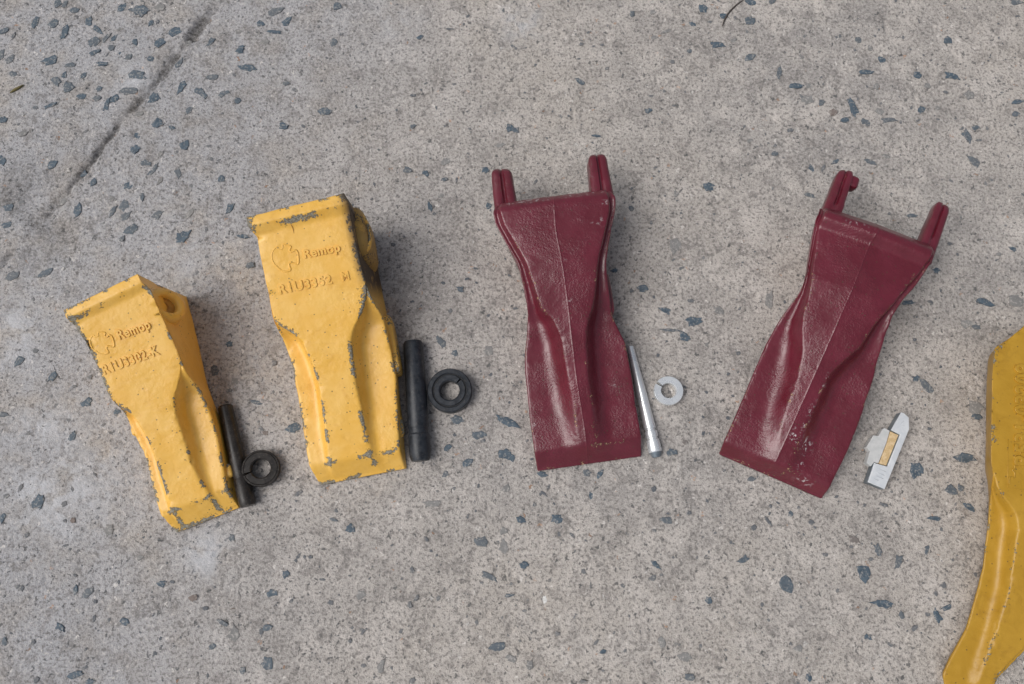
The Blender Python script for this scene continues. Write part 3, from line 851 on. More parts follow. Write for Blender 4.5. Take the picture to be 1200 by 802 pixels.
def smooth_path(pts, sub=5, closed=True):
    pts = [np.array(p, float) for p in pts]
    n = len(pts)
    out = []
    for i in range(n if closed else n - 1):
        p0, p1 = pts[(i - 1) % n] if (closed or i) else pts[i], pts[i]
        p2 = pts[(i + 1) % n]
        p3 = pts[(i + 2) % n] if (closed or i < n - 2) else p2
        for k in range(sub):
            t = k / sub
            out.append(0.5 * ((2 * p1) + (-p0 + p2) * t + (2 * p0 - 5 * p1 + 4 * p2 - p3) * t * t + (-p0 + 3 * p1 - 3 * p2 + p3) * t ** 3))
    if not closed:
        out.append(pts[-1])
    return out


EMBLEM = [(-14.5, 2), (-13, -5), (-11.2, -6.6), (-9.4, -10), (-4.5, -14), (2.5, -14), (2.2, -8), (4.6, -5.6), (10.5, -9), (13.2, -7), (14.6, 2), (13.2, 6.6),
          (8, 5.5), (6.5, 8.5), (9, 11.5), (4.5, 14.2), (0.6, 15.2), (-0.6, 11), (-5, 11.2), (-6.2, 14.2), (-10.5, 11.5), (-13.4, 7.6)]


def emblem(T, centre, ref, size, parent, mat):
    Mx, _ = panel_matrix(T, centre, ref)
    s = size / 15.0 * MM
    pts = [(p[0] * s, p[1] * s, 0.10 * MM) for p in smooth_path(EMBLEM, 3)]
    ob = sweep('emblem', pts, 0.85 * MM, mat, parent, True, 6, Mx)
    return zero_attrs(ob, 0.2)


def boss(name, T, parent, mat, centre, rv, rz, height, tilt, hole, side=1, wear=0.5, soot=0.0):
    """pin boss on the side wall: centre = (v, u, z) in mm, its axis points sideways and 'tilt' degrees upwards"""
    prof = [(1.05, -6), (1.0, height * 0.35), (0.93, height * 0.78), (0.80, height * 0.98), (0.66, height), (hole * 1.12, height * 0.93), (hole, height * 0.6), (hole * 0.92, -8), (0.0, -8.5)]
    n = 40
    verts, faces = [], []
    for (r, h) in prof:
        for i in range(n):
            a = 2 * math.pi * i / n
            verts.append((r * rv * math.cos(a), r * rz * math.sin(a), h))
    for j in range(len(prof) - 1):
        for i in range(n):
            faces.append((j * n + i, j * n + (i + 1) % n, (j + 1) * n + (i + 1) % n, (j + 1) * n + i))
    t = math.radians(tilt)
    ez = Vector((side * math.cos(t), 0, math.sin(t)))
    ex = Vector((0, -1, 0))
    ey = ez.cross(ex)
    Mx = Matrix((ex, ey, ez)).transposed()
    c = Vector((centre[1], -centre[0], centre[2]))
    vv = [(Mx @ Vector(q) + c) * MM for q in verts]
    ob = mesh_obj(name, vv, faces, mat, parent)
    zero_attrs(ob, wear, soot)
    return ob


def lump(name, box, mat, parent, power=4.0, wear=0.4, soot=0.0):
    """rounded block (superellipsoid) in tooth space: box = (v0, v1, u0, u1, z0, z1) mm"""
    v0, v1, u0, u1, z0, z1 = box
    nu, nv = 36, 18
    e = 2.0 / power
    sg = lambda c: math.copysign(abs(c) ** e, c)
    verts, faces = [], []
    for j in range(1, nv):
        b = -math.pi / 2 + math.pi * j / nv
        for i in range(nu):
            a = 2 * math.pi * i / nu
            verts.append(((u0 + u1) / 2 + (u1 - u0) / 2 * sg(math.cos(b)) * sg(math.cos(a)),
                          -(v0 + v1) / 2 + (v1 - v0) / 2 * sg(math.cos(b)) * sg(math.sin(a)),
                          (z0 + z1) / 2 + (z1 - z0) / 2 * sg(math.sin(b))))
    for j in range(nv - 2):
        for i in range(nu):
            i2 = (i + 1) % nu
            faces.append((j * nu + i, j * nu + i2, (j + 1) * nu + i2, (j + 1) * nu + i))
    faces.append(tuple(range(nu)))
    faces.append(tuple(range((nv - 2) * nu, (nv - 1) * nu)))
    p = np.array(verts)
    p = p + 0.35 * np.stack([noise3(p / 6, 51), noise3(p / 6, 52), noise3(p / 6, 53)], -1)
    p[:, 2] = np.maximum(p[:, 2], 0.3)
    return zero_attrs(mesh_obj(name, p * MM, faces, mat, parent), wear, soot)


def ear(T, root0, root1, tip0, tip1, ztop, zbot, mat, parent, groove_from=0.0, notch=2.4, hook=0):
    """rear ear of a maroon tooth, lofted from its root to its rounded end; corners are (v, u) mm, *0 outer edge, *1 inner edge"""
    n_st = 22
    verts = []
    r0, r1, t0, t1 = (np.array(q, float) for q in (root0, root1, tip0, tip1))
    for j in range(n_st):
        s = j / (n_st - 1)
        a, b = r0 * (1 - s) + t0 * s, r1 * (1 - s) + t1 * s
        e = max(0.0, (s - 0.86) / 0.14)
        shrink = math.sqrt(max(0.0, 1 - e * e * 0.80))
        c = (a + b) / 2
        a, b = c + (a - c) * (0.5 + 0.5 * shrink), c + (b - c) * (0.5 + 0.5 * shrink)
        zt = ztop - 5.0 * s
        zm = (zt + zbot) / 2
        zt, zb = zm + (zt - zm) * shrink, zm + (zbot - zm) * shrink
        g = notch * (1 if s > groove_from else 0) * (0.4 + 0.6 * shrink)
        prof = [(0.04, 0.0), (0.0, 0.12), (0.0, 0.80), (0.05, 0.94), (0.16, 1.0), (0.30, 1.0), (0.40, 0.985)]
        sec = []
        for (x, y) in prof:
            sec.append((x, zb + (zt - zb) * y))
        sec.append((0.46, zt - g))
        sec.append((0.50, zt - g * 1.1))
        sec.append((0.54, zt - g))
        for (x, y) in prof[::-1]:
            sec.append((1 - x, zb + (zt - zb) * y + (1.2 if y > 0.9 else 0)))
        for (x, z) in sec:
            q = a + (b - a) * x
            verts.append((q[1], -q[0], z))
    n = len(verts) // n_st
    faces = []
    for j in range(n_st - 1):
        for i in range(n):
            i2 = (i + 1) % n
            faces.append((j * n + i, j * n + i2, (j + 1) * n + i2, (j + 1) * n + i))
    faces.append(tuple(range(n)))
    faces.append(tuple(range((n_st - 1) * n, n_st * n)))
    p = np.array(verts)
    p = p + 0.30 * np.stack([noise3(p / 7, 41), noise3(p / 7, 42), noise3(p / 7, 43)], -1)
    ob = mesh_obj('ear', p * MM, faces, mat, parent, sharp=50)
    return zero_attrs(ob, 0.45)


# ---- tooth with R1U3302-K
T1 = dict(v0=0.0, L=218.5, o=(-0.37748, 0.20545), d=(0.36648, -0.93043), seed=1,
          zs=[(-2, 92), (9, 92), (14, 86), (201, 20), (219, 3)], zsig=0.9,
          zo=[(-2, 92), (9, 92), (14, 86), (84, 61), (91, 57), (104, 36), (150, 24), (201, 17), (219, 3)],
          A=[(-2, -35.7), (10, -35.3), (14, -32.8), (31, -30.5), (58, -29.3), (82, -31), (96, -29.5), (112, -31.5), (123, -30.5), (144, -29), (174, -32.5), (200, -33.8), (219, -29.4)],
          B=[(-2, -35.7), (10, -35.3), (14, -32.8), (31, -30.4), (58, -29.2), (82, -30.6), (96, -27.5), (107, -19.2), (122, -16.1), (141, -15.3), (159, -16.9), (182, -19), (201, -21.7), (219, -20)],
          C=[(-2, 36), (9, 37.5), (14, 41), (31, 41), (45, 41.1), (67, 41.8), (82, 39.8), (96, 32.2), (108, 21.7), (119, 17.8), (138, 16.3), (168, 13), (184, 13.5), (201, 16.1), (219, 18)],
          D=[(-2, 36), (9, 37.5), (14, 41), (31, 41), (45, 41.1), (67, 41.8), (82, 41), (101, 42), (108, 42.2), (130, 42.6), (148, 41.2), (175, 37.1), (200, 33), (219, 33.8)],
          BL=[(0, 2), (200, 1), (219, 0)], BR=[(0, 46), (26, 44.6), (58, 42.2), (90, 39.5), (107, 40.1), (132, 42), (168, 38.6), (201, 36.9), (219, 34)], relR=False,
          fd=[(80, 3.0), (150, 2.2), (195, 0.5), (219, 0)], skew=[(0, -0.125), (60, -0.01), (219, -0.005)], edges=(0, 11, 201, 218.5), knock=1.1)
t1 = tooth_root(T1, 'bucket_tooth', 'smaller chipped yellow bucket tooth reading R1U3302-K, leftmost on the concrete', 'bucket tooth', 'excavator bucket teeth in a row')
tooth_body(T1, M['yellow'], t1)
boss('pin_boss', T1, t1, M['yellow'], (21, 40, 60), 18, 22, 8.0, 30, 0.50, wear=0.3)
boss('pin_hole', T1, t1, M['hole'], (21, 40, 60), 10, 12, 2.0, 30, 0.3)  # shallow disc in the hole, its shade painted in as darker orange
emblem(T1, (41, -17.0), (41, 20), 10.5, t1, M['yellow'])
lettering('Remop', T1, (43.0, -1.8), (43.0, 29.0), 8.6, t1, M['yellow'])
lettering('R1U3302-K', T1, (66.8, -26.5), (66.8, 27.2), 8.6, t1, M['yellow'])
lump('casting_lug', (176, 190, 30, 41, 1, 14), M['yellow'], t1, 3.5, 0.9)
lump('casting_lug', (111, 120, -36, -26, 12, 26), M['yellow'], t1, 4, 0.7)


# ---- tooth with R1U3352
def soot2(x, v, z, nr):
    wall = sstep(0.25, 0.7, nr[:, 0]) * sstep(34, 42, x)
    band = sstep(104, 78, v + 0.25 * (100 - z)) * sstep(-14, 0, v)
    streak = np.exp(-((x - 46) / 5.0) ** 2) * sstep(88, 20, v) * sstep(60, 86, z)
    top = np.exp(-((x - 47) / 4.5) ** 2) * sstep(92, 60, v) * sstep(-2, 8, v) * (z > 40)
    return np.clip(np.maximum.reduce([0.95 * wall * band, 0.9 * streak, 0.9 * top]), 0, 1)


T2 = dict(v0=0.0, L=245.5, o=(-0.19951, 0.28412), d=(0.21025, -0.97765), seed=2,
          zs=[(-2, 108), (10, 108), (16, 100), (229, 23), (246, 3)], zsig=1.1,
          zo=[(-2, 108), (10, 108), (16, 100), (84, 74.5), (92, 69), (107, 46), (160, 31), (229, 19), (246, 3)],
          A=[(-2, -45.7), (12, -45.1), (16.5, -40.8), (45, -42.1), (71, -43), (97, -45.4), (109, -44.2), (125, -42), (158, -42.6), (188, -43.5), (226, -45.4), (246, -41)],
          B=[(-2, -45.7), (12, -45.1), (16.5, -40.8), (45, -42), (71, -42.7), (95, -44), (104, -33), (112, -25.1), (130, -20), (153, -17.2), (169, -18.2), (190, -20.3), (226, -24.2), (246, -25)],
          C=[(-2, 45.5), (10, 48.3), (16, 46.8), (34, 46.3), (63, 46.7), (83, 46.5), (99, 38.9), (114, 26.3), (125, 20.9), (141, 19), (164, 16.8), (181, 16.8), (198, 15.6), (217, 15.3), (231, 16.3), (246, 17)],
          D=[(-2, 45.5), (10, 48.3), (16, 46.8), (34, 46.3), (63, 46.7), (83, 47.4), (96, 51), (105, 54), (136, 54.7), (160, 54), (186, 50.1), (229, 43.2), (246, 43.1)],
          BL=[(0, 2), (200, 1), (246, 0)], BR=[(0, 52), (20, 53), (55, 53), (87, 53.5), (118, 54.5), (154, 53), (182, 50), (201, 49.5), (246, 45)], relR=False,
          fd=[(85, 4.0), (150, 3.0), (220, 0.5), (246, 0)], skew=[(0, -0.05), (60, 0.0), (246, 0.018)], edges=(0, 12, 229, 245.5), knock=1.1, soot=soot2)
t2 = tooth_root(T2, 'bucket_tooth', 'larger chipped yellow bucket tooth reading R1U3352, sooty along its right wall', 'bucket tooth', 'excavator bucket teeth in a row')
tooth_body(T2, M['yellow'], t2)
lump('pin_boss', (-7, 50, 24, 57.5, 3, 82), M['yellow'], t2, 3.6, 0.5, 0.55)
boss('pin_hole', T2, t2, M['yellow'], (23, 51.5, 70), 21, 9, 3.2, 50, 0.58, soot=0.12, wear=0.8)
emblem(T2, (42, -20.1), (42, 20), 12.5, t2, M['yellow'])
lettering('Remop', T2, (45.2, -2.8), (45.2, 31.2), 7.6, t2, M['yellow'])
lettering('R1U3352', T2, (71.4, -32.8), (71.4, 17.2), 8.4, t2, M['yellow'])
_mx, _ = panel_matrix(T2, (14.5, -8.0), (40, -5.5))
zero_attrs(sweep('casting_scratch', [(q * MM, 0.5 * MM * math.sin(q * 0.35), 0.05 * MM) for q in np.linspace(0, 26, 10)], 0.32 * MM, M['hole'], t2, False, 5, _mx))
lettering('M', T2, (71.0, 26.6), (71.0, 33.6), 7.6, t2, M['yellow'])
lump('casting_lug', (96, 157, 40, 59.5, 1, 30), M['yellow'], t2, 7, 0.6)
lump('casting_lug', (194, 218, 38, 50.8, 1, 14), M['yellow'], t2, 3, 0.9)

# ---- maroon tooth lying straight
def scuff3(x, v, z, nr):
    edge = np.exp(-((v + 1.5) / 2.0) ** 2) * sstep(54, 40, np.abs(x)) * 0.8
    spots = np.zeros(len(x))
    for (cv, cu, rr) in ((30, 40, 3.5), (62, 1, 1.6), (100, 1, 1.6), (207, -47, 3), (12, 48, 3), (180, 33, 3)):
        spots = np.maximum(spots, np.exp(-((v - cv) ** 2 + (x - cu) ** 2) / rr ** 2))
    return np.maximum(edge, spots)


RIDGE3 = [(-4, 0.3), (32, -3.2), (58, -2.1), (82, -1.5), (112, -1.5), (132, -2.1), (173, -2.6), (216, -1.1), (251, -1.2)]
T3 = dict(v0=-4.0, L=251.0, o=(0.04042, 0.30559), d=(0.13962, -0.9902), seed=3,
          zs=[(-4, 69), (1, 74), (6, 76), (64, 72), (105, 60), (150, 48), (235, 22), (251, 4)], zsig=1.4,
          zo=[(-4, 64), (3, 70), (64, 62), (95, 50), (110, 37), (150, 28), (190, 21), (235, 17), (251, 4)],
          A=[(-4, -56.5), (3, -60.6), (15, -59.7), (35, -52.1), (55, -43.6), (81, -40.9), (101, -40), (120, -43), (138, -47.9), (153, -50), (207, -52.4), (234, -52.2), (251, -51.4)],
          B=[(-4, -51), (6, -54), (19, -51.8), (39, -43.9), (59, -36), (74, -33.2), (94, -29.4), (105, -26.6), (114, -18.2), (134, -11.8), (159, -11.2), (191, -8.8), (222, -8.9), (234, -7.2), (251, -7)],
          C=[(-4, 52), (10, 52.7), (18, 52.2), (47, 41), (63, 34.2), (78, 30.2), (97, 25.5), (109, 21.8), (123, 14.5), (141, 10.9), (172, 8.6), (197, 9.4), (224, 8.3), (235, 8.6), (251, 8)],
          D=[(-4, 58.5), (5, 61.3), (17, 59.2), (45, 48.7), (65, 42.6), (76, 41.5), (96, 42), (116, 43.7), (142, 52.6), (176, 54.1), (209, 53.8), (235, 54.4), (251, 53.1)],
          BL=[(-4, 14), (60, 7), (120, 5), (240, 0)], BR=[(-4, -14), (60, -7), (120, -5), (240, 0)], belly=-2,
          fi=0.72, rfloor=9.0, ridge=RIDGE3, rh=[(-4, 1.0), (60, 1.1), (150, 1.0), (225, 0.8), (251, 0.3)], seam=0.35,
          fd=[(85, 3.0), (180, 2.0), (235, 0.3)], edges=(-4, 236, 251), round=2.6, cast=0.09, cast2=0.12, knock=0.5, socket=50.0, scuff=scuff3)
t3 = tooth_root(T3, 'bucket_tooth', 'maroon bucket tooth lying straight in the middle of the row with two ears', 'bucket tooth', 'excavator bucket teeth in a row')
tooth_body(T3, M['red'], t3)
ear(T3, (6, -58), (6, -34), (-51, -55.4), (-48, -35), 58, 36, M['red'], t3)
ear(T3, (6, 62.5), (6, 38.5), (-52, 62.5), (-51.5, 44), 58, 36, M['red'], t3)
lump('casting_lug', (66, 113, 24, 47.5, 4, 36), M['red'], t3, 6.0, 0.2)


# ---- maroon tooth leaning over
def scuff4(x, v, z, nr):
    s = np.zeros(len(x))
    for (cv, cu, rv, ru) in ((151, 5, 7, 2.2), (182, 3.5, 8, 2.5), (196, 2, 5, 1.8), (210, -2, 8, 4.5), (212, 12, 7, 5), (232, 14, 4, 3), (243, 24, 3, 6), (3, -20, 2.5, 9)):
        s = np.maximum(s, np.exp(-((v - cv) / rv) ** 2 - ((x - cu) / ru) ** 2))
    return s


T4 = dict(v0=-8.0, L=248.5, o=(0.35133, 0.2731), d=(-0.37772, -0.92592), seed=4,
          zs=[(-8, 66), (0, 75), (8, 76), (15, 68), (66, 67), (105, 60), (150, 48), (239, 24), (249, 4)], zsig=1.2,
          zo=[(-8, 60), (2, 68), (66, 58), (95, 46), (112, 37), (150, 30), (190, 25), (239, 20), (249, 4)],
          A=[(-8, -55.6), (8, -57.5), (32, -53), (60, -47.2), (78, -45.9), (104, -52), (136, -56), (173, -57.6), (210, -58.6), (239, -60.5), (249, -58.2)],
          B=[(-8, -51), (8, -53), (21, -51.5), (58, -45), (82, -40), (103, -38), (118, -32.9), (133, -25.7), (161, -19.7), (184, -19.5), (211, -16.8), (233, -12.3), (249, -9.8)],
          C=[(-8, 54), (9, 53.8), (20, 52), (40, 44.2), (66, 35.1), (85, 27.5), (110, 22.6), (133, 10.2), (147, 5), (180, 4.3), (212, 3.8), (249, 3.2)],
          D=[(-8, 61.5), (10, 58.5), (34, 53.7), (52, 46.5), (69, 43), (97, 46.6), (123, 51.3), (165, 53.4), (202, 52.1), (237, 48), (249, 49)],
          BL=[(-8, 24), (60, 20), (130, 10), (240, 3)], BR=[(-8, -14), (60, -8), (120, -4), (240, 0)], belly=0,
          fi=0.72, rfloor=9.0, ridge=[(-8, -0.7), (7, -2.2), (46, -4.1), (93, -6.1), (171, -7.7), (249, -9.8)], rh=[(-8, 2.6), (60, 3.4), (150, 1.8), (225, 1.0), (249, 0.3)], seam=0.35,
          fd=[(85, 3.0), (180, 2.0), (235, 0.3)], edges=(-8, 239, 248.5), round=2.4, cast=0.09, cast2=0.12, knock=0.8, socket=50.0, scuff=scuff4, skew=[(0, 0.0), (200, 0.0), (249, 0.03)])
t4 = tooth_root(T4, 'bucket_tooth', 'maroon bucket tooth leaning to the right, scuffed white along its ridge', 'bucket tooth', 'excavator bucket teeth in a row')
tooth_body(T4, M['red'], t4)
ear(T4, (4, -51.5), (4, -32), (-61, -47.5), (-64, -32.5), 58, 42, M['red'], t4, 0.35)
ear(T4, (4, 64), (4, 45.5), (-63.5, 67.5), (-65, 52.5), 58, 42, M['red'], t4, 0.35)
peg = lump('latch_peg', (-60, -47, -42, -24.5, 38, 52), M['red'], t4, 5, 0.3)

# ---- ochre side tooth running out of the frame on the right
T5 = dict(v0=-24.0, L=338.0, o=(0.50149, 0.17106), d=(-0.18252, -0.9832), seed=5,
          zs=[(-24, 50), (150, 44), (322, 14), (338, 4)], zsig=3.0,
          zo=[(-24, 50), (136, 44.5), (152, 34), (172, 26), (200, 21), (322, 9), (338, 3.5)], zoR=[(-24, 50), (134, 44.5), (180, 36), (322, 12), (338, 4)],
          A=[(-24, 1), (-12.4, -9.9), (-2.5, -18.5), (7.7, -28.5), (14.2, -36.2), (17, -37), (44, -36.9), (124.6, -32.6), (140, -29), (153, -25), (176, -21), (218, -20.4), (241, -23.4), (278, -29.9), (303, -40.2), (321.7, -46.7), (338, -39)],
          B=[(-24, 3), (-12.4, -8), (-2.5, -16.5), (7.7, -26.5), (14.2, -34.2), (17, -35), (44, -35), (124, -30.6), (146, -26), (156, -17), (166, -6), (180, -1.2), (192, -1.6), (235, -1), (270, -6.5), (301, -12.4), (321, -16.1), (338, -20)],
          C=[(-24, 52.9), (27, 51.4), (109, 50.6), (155, 48.7), (203, 45.9), (251, 33.4), (285, 18.8), (302, 6.6), (319, -3.3), (338, -12)],
          D=[(-24, 54), (27, 53), (109, 52.6), (154, 52.5), (201, 50), (254, 38), (289, 20.5), (306, 8.6), (322, -1.5), (338, -10)],
          BL=[(-24, 24), (150, 20), (250, 10), (338, 2)], BR=[(-24, -2), (338, 0)], fd=[(130, 2.0), (250, 1.0), (330, 0.0)], edges=(-24, 326, 338), round=2.5, knock=0.9, cast=0.2)
t5 = tooth_root(T5, 'bucket_tooth', 'dull ochre side tooth at the right edge with a flared blade', 'bucket tooth', 'excavator bucket teeth in a row')
tooth_body(T5, M['ochre'], t5)
lettering('R531-03209', T5, (122.0, 2.5), (26.0, -2.5), 14.0, t5, M['ochre'], 1.7).data.name = 'lettering'

# ------------------------------------------------------------------ pins, retaining rings and lock
def lathe(name, prof, mat, parent=None, n=48, a0=0.0, a1=2 * math.pi, sharp=22):
    """profile of (r, z) in mm round Z; open arcs are capped (a split ring); closed profile loop when first == last"""
    full = abs(a1 - a0 - 2 * math.pi) < 1e-6
    m = n if full else n + 1
    loop = prof[0] == prof[-1]
    pr = prof[:-1] if loop else prof
    verts, faces = [], []
    for i in range(m):
        a = a0 + (a1 - a0) * i / n
        for (r, z) in pr:
            verts.append((r * math.cos(a) * MM, r * math.sin(a) * MM, z * MM))
    k = len(pr)
    for i in range(n):
        i2 = (i + 1) % m
        for j in range(k if loop else k - 1):
            j2 = (j + 1) % k
            faces.append((i * k + j, i2 * k + j, i2 * k + j2, i * k + j2))
    if not full:
        faces.append(tuple(range(k)))
        faces.append(tuple(range((m - 1) * k, m * k)))
    ob = mesh_obj(name, verts, faces, mat, parent, sharp=sharp)
    return ob


def pin(name, label, p0, p1, prof, mats, group):
    """lying pin: p0/p1 = ends (x, y) mm; prof = list of (t, r) mm along it, split in parts by mats = [(name, i0, i1, mat)]"""
    a, b = Vector((p0[0], p0[1], 0)) * MM, Vector((p1[0], p1[1], 0)) * MM
    L = (b - a).length * 1000
    root = thing(name, label, 'pin', (a.x, a.y, 0), math.atan2((b - a).y, (b - a).x), group)
    r_max = max(r for _, r in prof)
    # a tapered pin lies on its surface line: tip it by the taper
    rows = [(t * L, r) for t, r in prof]
    r_first, r_last = rows[1][1], rows[-2][1]
    tilt = (r_first - r_last) / L
    for (nm, i0, i1, mat) in mats:
        seg = rows[i0:i1 + 1]
        n = 36
        verts, faces = [], []
        for (x, r) in seg:
            zc = r_first - tilt * x + 0.6
            for i in range(n):
                q = 2 * math.pi * i / n
                verts.append((x * MM, r * math.cos(q) * MM, (zc + r * math.sin(q)) * MM))
        for j in range(len(seg) - 1):
            for i in range(n):
                faces.append((j * n + i, j * n + (i + 1) % n, (j + 1) * n + (i + 1) % n, (j + 1) * n + i))
        faces.append(tuple(range(n)))
        faces.append(tuple(range((len(seg) - 1) * n, len(seg) * n)))
        mesh_obj(nm, verts, faces, mat, root, sharp=25)
    return root


GP = 'retaining pins beside the teeth'
pin('retaining_pin', 'thin black steel pin lying against the leftmost yellow tooth', (-286.5, 113.5), (-255.6, 15.5),
    [(0.0, 5.6), (0.0, 6.0), (0.02, 7.3), (0.45, 7.6), (0.70, 7.8), (0.715, 7.3), (0.73, 7.3), (0.745, 8.0), (0.90, 8.2), (0.965, 8.1), (1.0, 6.8), (1.0, 6.0)],
    [('shaft', 0, 5, M['black']), ('head', 5, 11, M['black'])], GP)
pin('retaining_pin', 'thick dark slate steel pin lying beside the larger yellow tooth', (-100.4, 178.5), (-89.6, 58.5),
    [(0.0, 8.0), (0.0, 8.6), (0.025, 9.9), (0.40, 10.3), (0.72, 10.4), (0.735, 9.7), (0.775, 9.7), (0.79, 10.6), (0.93, 10.8), (0.965, 10.2), (1.0, 8.6), (1.0, 8.0)],
    [('shaft', 0, 5, M['slate']), ('head', 5, 11, M['slate'])], GP)
pin('retaining_pin', 'tapered shiny zinc pin lying beside the straight maroon tooth', (120.5, 174.5), (142.6, 62.5),
    [(0.0, 2.6), (0.0, 3.0), (0.012, 3.4), (0.40, 5.0), (0.745, 6.1), (0.752, 5.0), (0.766, 5.0), (0.775, 6.3), (0.82, 6.45), (0.828, 5.4), (0.842, 5.4), (0.85, 6.5), (0.945, 6.8), (0.955, 6.2), (1.0, 4.2), (1.0, 3.4)],
    [('shaft', 0, 6, M['zinc']), ('head', 6, 13, M['zinc']), ('chamfered_end', 13, 15, M['zinc_edge'])], GP)

GR = 'split retaining rings beside the pins'
# ring by the first pin: black, split on its left, leaning on the pin
r = thing('retaining_ring', 'black split ring leaning against the thin black pin', 'ring', (-0.2462, 0.0512, 0.0022), 0, GR)
r.rotation_euler = (0, math.radians(9), 0)
g0 = math.radians(203)
lathe('ring_band', [(9.2, 0), (17.0, 0), (17.8, 1.0), (17.8, 9.6), (17.3, 10.2), (16.2, 10.2), (15.9, 9.6), (15.4, 10.2), (10.2, 10.2), (9.2, 9.3), (9.2, 0)], M['black'], r, 60, g0 + 0.07, g0 + 2 * math.pi - 0.07)
# ring by the second pin: outer band, rubber groove, inner ring
r = thing('retaining_ring', 'large dark slate ring of two concentric bands beside the thick pin', 'ring', (-0.0620, 0.1280, 0.0008), 0, GR)
lathe('outer_band', [(17.0, 0), (21.2, 0), (22.0, 0.8), (22.0, 11.4), (21.2, 12.2), (17.8, 12.2), (17.0, 11.4), (17.0, 0)], M['slate'], r, 64)
lathe('rubber_band', [(15.8, 0.4), (16.98, 0.4), (16.98, 10.6), (15.8, 10.6), (15.8, 0.4)], M['groove'], r, 64)
g1 = math.radians(47)
lathe('inner_ring', [(9.8, 0.2), (15.8, 0.2), (15.8, 11.3), (15.2, 11.9), (11.0, 11.9), (9.8, 10.9), (9.8, 0.2)], M['slate'], r, 60, g1 + 0.06, g1 + 2 * math.pi - 0.06)
# zinc spring washer
g2 = math.radians(148)
w = tag(lathe('spring_washer', [(7.6, 0), (14.2, 0), (14.6, 0.5), (14.6, 7.2), (14.2, 7.7), (8.1, 7.7), (7.6, 7.2), (7.6, 0)], M['zinc'], None, 56, g2 + 0.06, g2 + 2 * math.pi - 0.16),
        'shiny zinc split washer beside the tapered zinc pin', 'washer', GR)
w.location = (0.1568, 0.1284, 0.0008)


def prism(name, outline, z0, z1, mat, parent, rnd=0.5, origin=(0, 0)):
    bm = bmesh.new()
    vs = [bm.verts.new(((x - origin[0]) * MM, (y - origin[1]) * MM, z0 * MM)) for x, y in outline]
    f = bm.faces.new(vs)
    ret = bmesh.ops.extrude_face_region(bm, geom=[f])
    for q in ret['geom']:
        if isinstance(q, bmesh.types.BMVert):
            q.co.z = z1 * MM
    bmesh.ops.recalc_face_normals(bm, faces=bm.faces)
    top = [e for e in bm.edges if all(abs(v.co.z - z1 * MM) < 1e-7 for v in e.verts)]
    bmesh.ops.bevel(bm, geom=top, offset=rnd * MM, segments=2, affect='EDGES', profile=0.5)
    me = bpy.data.meshes.new(name)
    bm.to_mesh(me)
    bm.free()
    me.materials.append(mat)
    return link(bpy.data.objects.new(name, me), parent)


OL = (369.0, 68.0)
lock = thing('tooth_lock', 'flat white zinc lock plate with milky rubber and tan insert beside the leaning maroon tooth', 'lock', (OL[0] * MM, OL[1] * MM, 0.0006))
PLATE = [(385.8, 106.2), (388.5, 105.4), (392.8, 101.1), (391.9, 89.6), (361.4, 31.4), (345.8, 38.0), (354.0, 56.5), (366.2, 53.0), (382.2, 84.1), (373.7, 88.6)]
plate = prism('plate', PLATE, 0.5, 10.0, M['plate'], lock, 0.5, OL)
edge = prism('plate_core', [(369 + (x - 369) * 1.0 - 0.5, 68 + (y - 68) * 1.0 - 0.2) for x, y in PLATE], 0.2, 8.8, M['zinc_edge'], lock, 0.3, OL)
prism('rubber_block', [(373.2, 88.0), (368.4, 90.8), (366.5, 90.0), (361.4, 83.0), (356.4, 83.6), (348.4, 72.0), (351.4, 68.0), (346.9, 56.6), (351.0, 53.4), (354.2, 57.2), (358.6, 56.4), (368.4, 76.0)],
      1.0, 8.4, M['rubber_white'], lock, 0.25, OL)
prism('rubber_insert', [(373.6, 87.6), (381.2, 83.8), (365.9, 54.0), (359.0, 56.0), (368.8, 75.8)], 1.0, 8.9, M['rubber_tan'], lock, 0.5, OL)
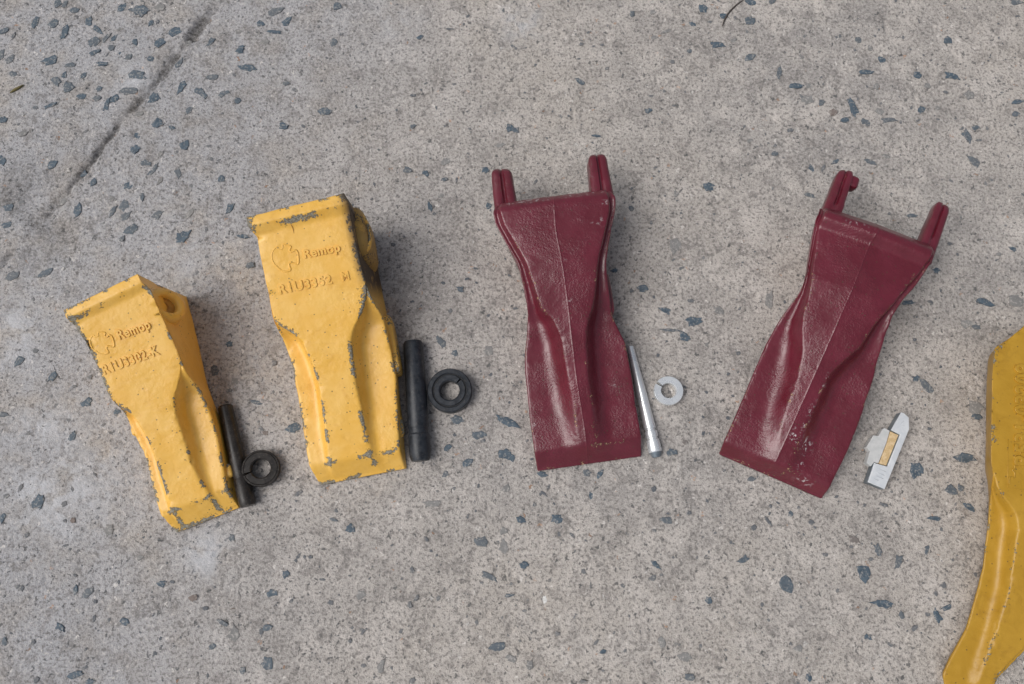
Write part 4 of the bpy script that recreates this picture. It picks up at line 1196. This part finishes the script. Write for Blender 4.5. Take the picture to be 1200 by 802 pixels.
# stamped arrow and rule lines on the plate
tri = [(383.2, 94.0), (386.8, 92.4), (386.9, 97.6)]
tz = 10.05
sweep('stamped_arrow', [((x - OL[0]) * MM, (y - OL[1]) * MM, tz * MM) for x, y in tri], 0.22 * MM, M['mark'], plate, True, 5)
for (x0, y0, x1, y1) in ((356.2, 51.2, 364.0, 48.0), (354.6, 47.6, 362.2, 44.4), (353.2, 44.4, 360.8, 41.2), (351.8, 41.4, 356.0, 39.6)):
    sweep('stamped_line', [((x0 - OL[0]) * MM, (y0 - OL[1]) * MM, tz * MM), ((x1 - OL[0]) * MM, (y1 - OL[1]) * MM, tz * MM)], 0.20 * MM, M['mark'], plate, False, 5)

# emblem and frame line cast on the ochre tooth
Mx5, _ = panel_matrix(T5, (136, -16.0), (60, -20.0))
path = [(-8, 9, 0), (1, 8.8, 0), (1.2, 3.5, 0), (7, 3.2, 0), (9.5, 5.5, 0), (12, 2.8, 0), (16, 2.6, 0), (17.5, -3, 0), (22, -3.6, 0), (22.6, 2.5, 0), (27.5, 2.2, 0), (28.5, -3.0, 0), (34, -3.4, 0)]
cen = [((p[0]) * 0.80 * MM, (p[1] * 0.8 - 8.0) * MM, 0.1 * MM) for p in smooth_path(path, 3, False)]
zero_attrs(sweep('emblem', cen, 0.75 * MM, M['ochre'], t5, False, 6, Mx5))
fr = [(-9, -22, 0), (-9, 0.5, 0), (36, 0.5, 0)]
zero_attrs(sweep('emblem_frame', [(p[0] * MM, p[1] * MM, 0.02 * MM) for p in fr], 0.3 * MM, M['ochre'], t5, False, 6, Mx5))

# ------------------------------------------------------------------ litter on the slab
def on_slab(pts, lift=0.8):
    return [(x * MM, y * MM, ground_z(x * MM, y * MM) + lift * MM) for x, y in pts]


tw = sweep('twig', on_slab([(237.3, 545.4), (239.2, 551), (241.8, 556.4), (245, 562), (249.3, 567.4), (256, 574.0), (263.7, 579.6)]), 1.0 * MM, M['twig'], None, False, 6, None, [0.5, 0.8, 1.2, 0.9, 1.0, 0.8, 0.4])
tag(tw, 'thin dry twig on the concrete near the top edge of the picture', 'twig')
st = sweep('straw', on_slab([(-553.6, 461.5), (-549, 465), (-545, 468), (-540.3, 471.8)], 1.0), 1.6 * MM, M['straw'], None, False, 6, None, [0.3, 1.0, 0.9, 0.3])
tag(st, 'short piece of dry straw on the concrete left of the joint', 'straw')
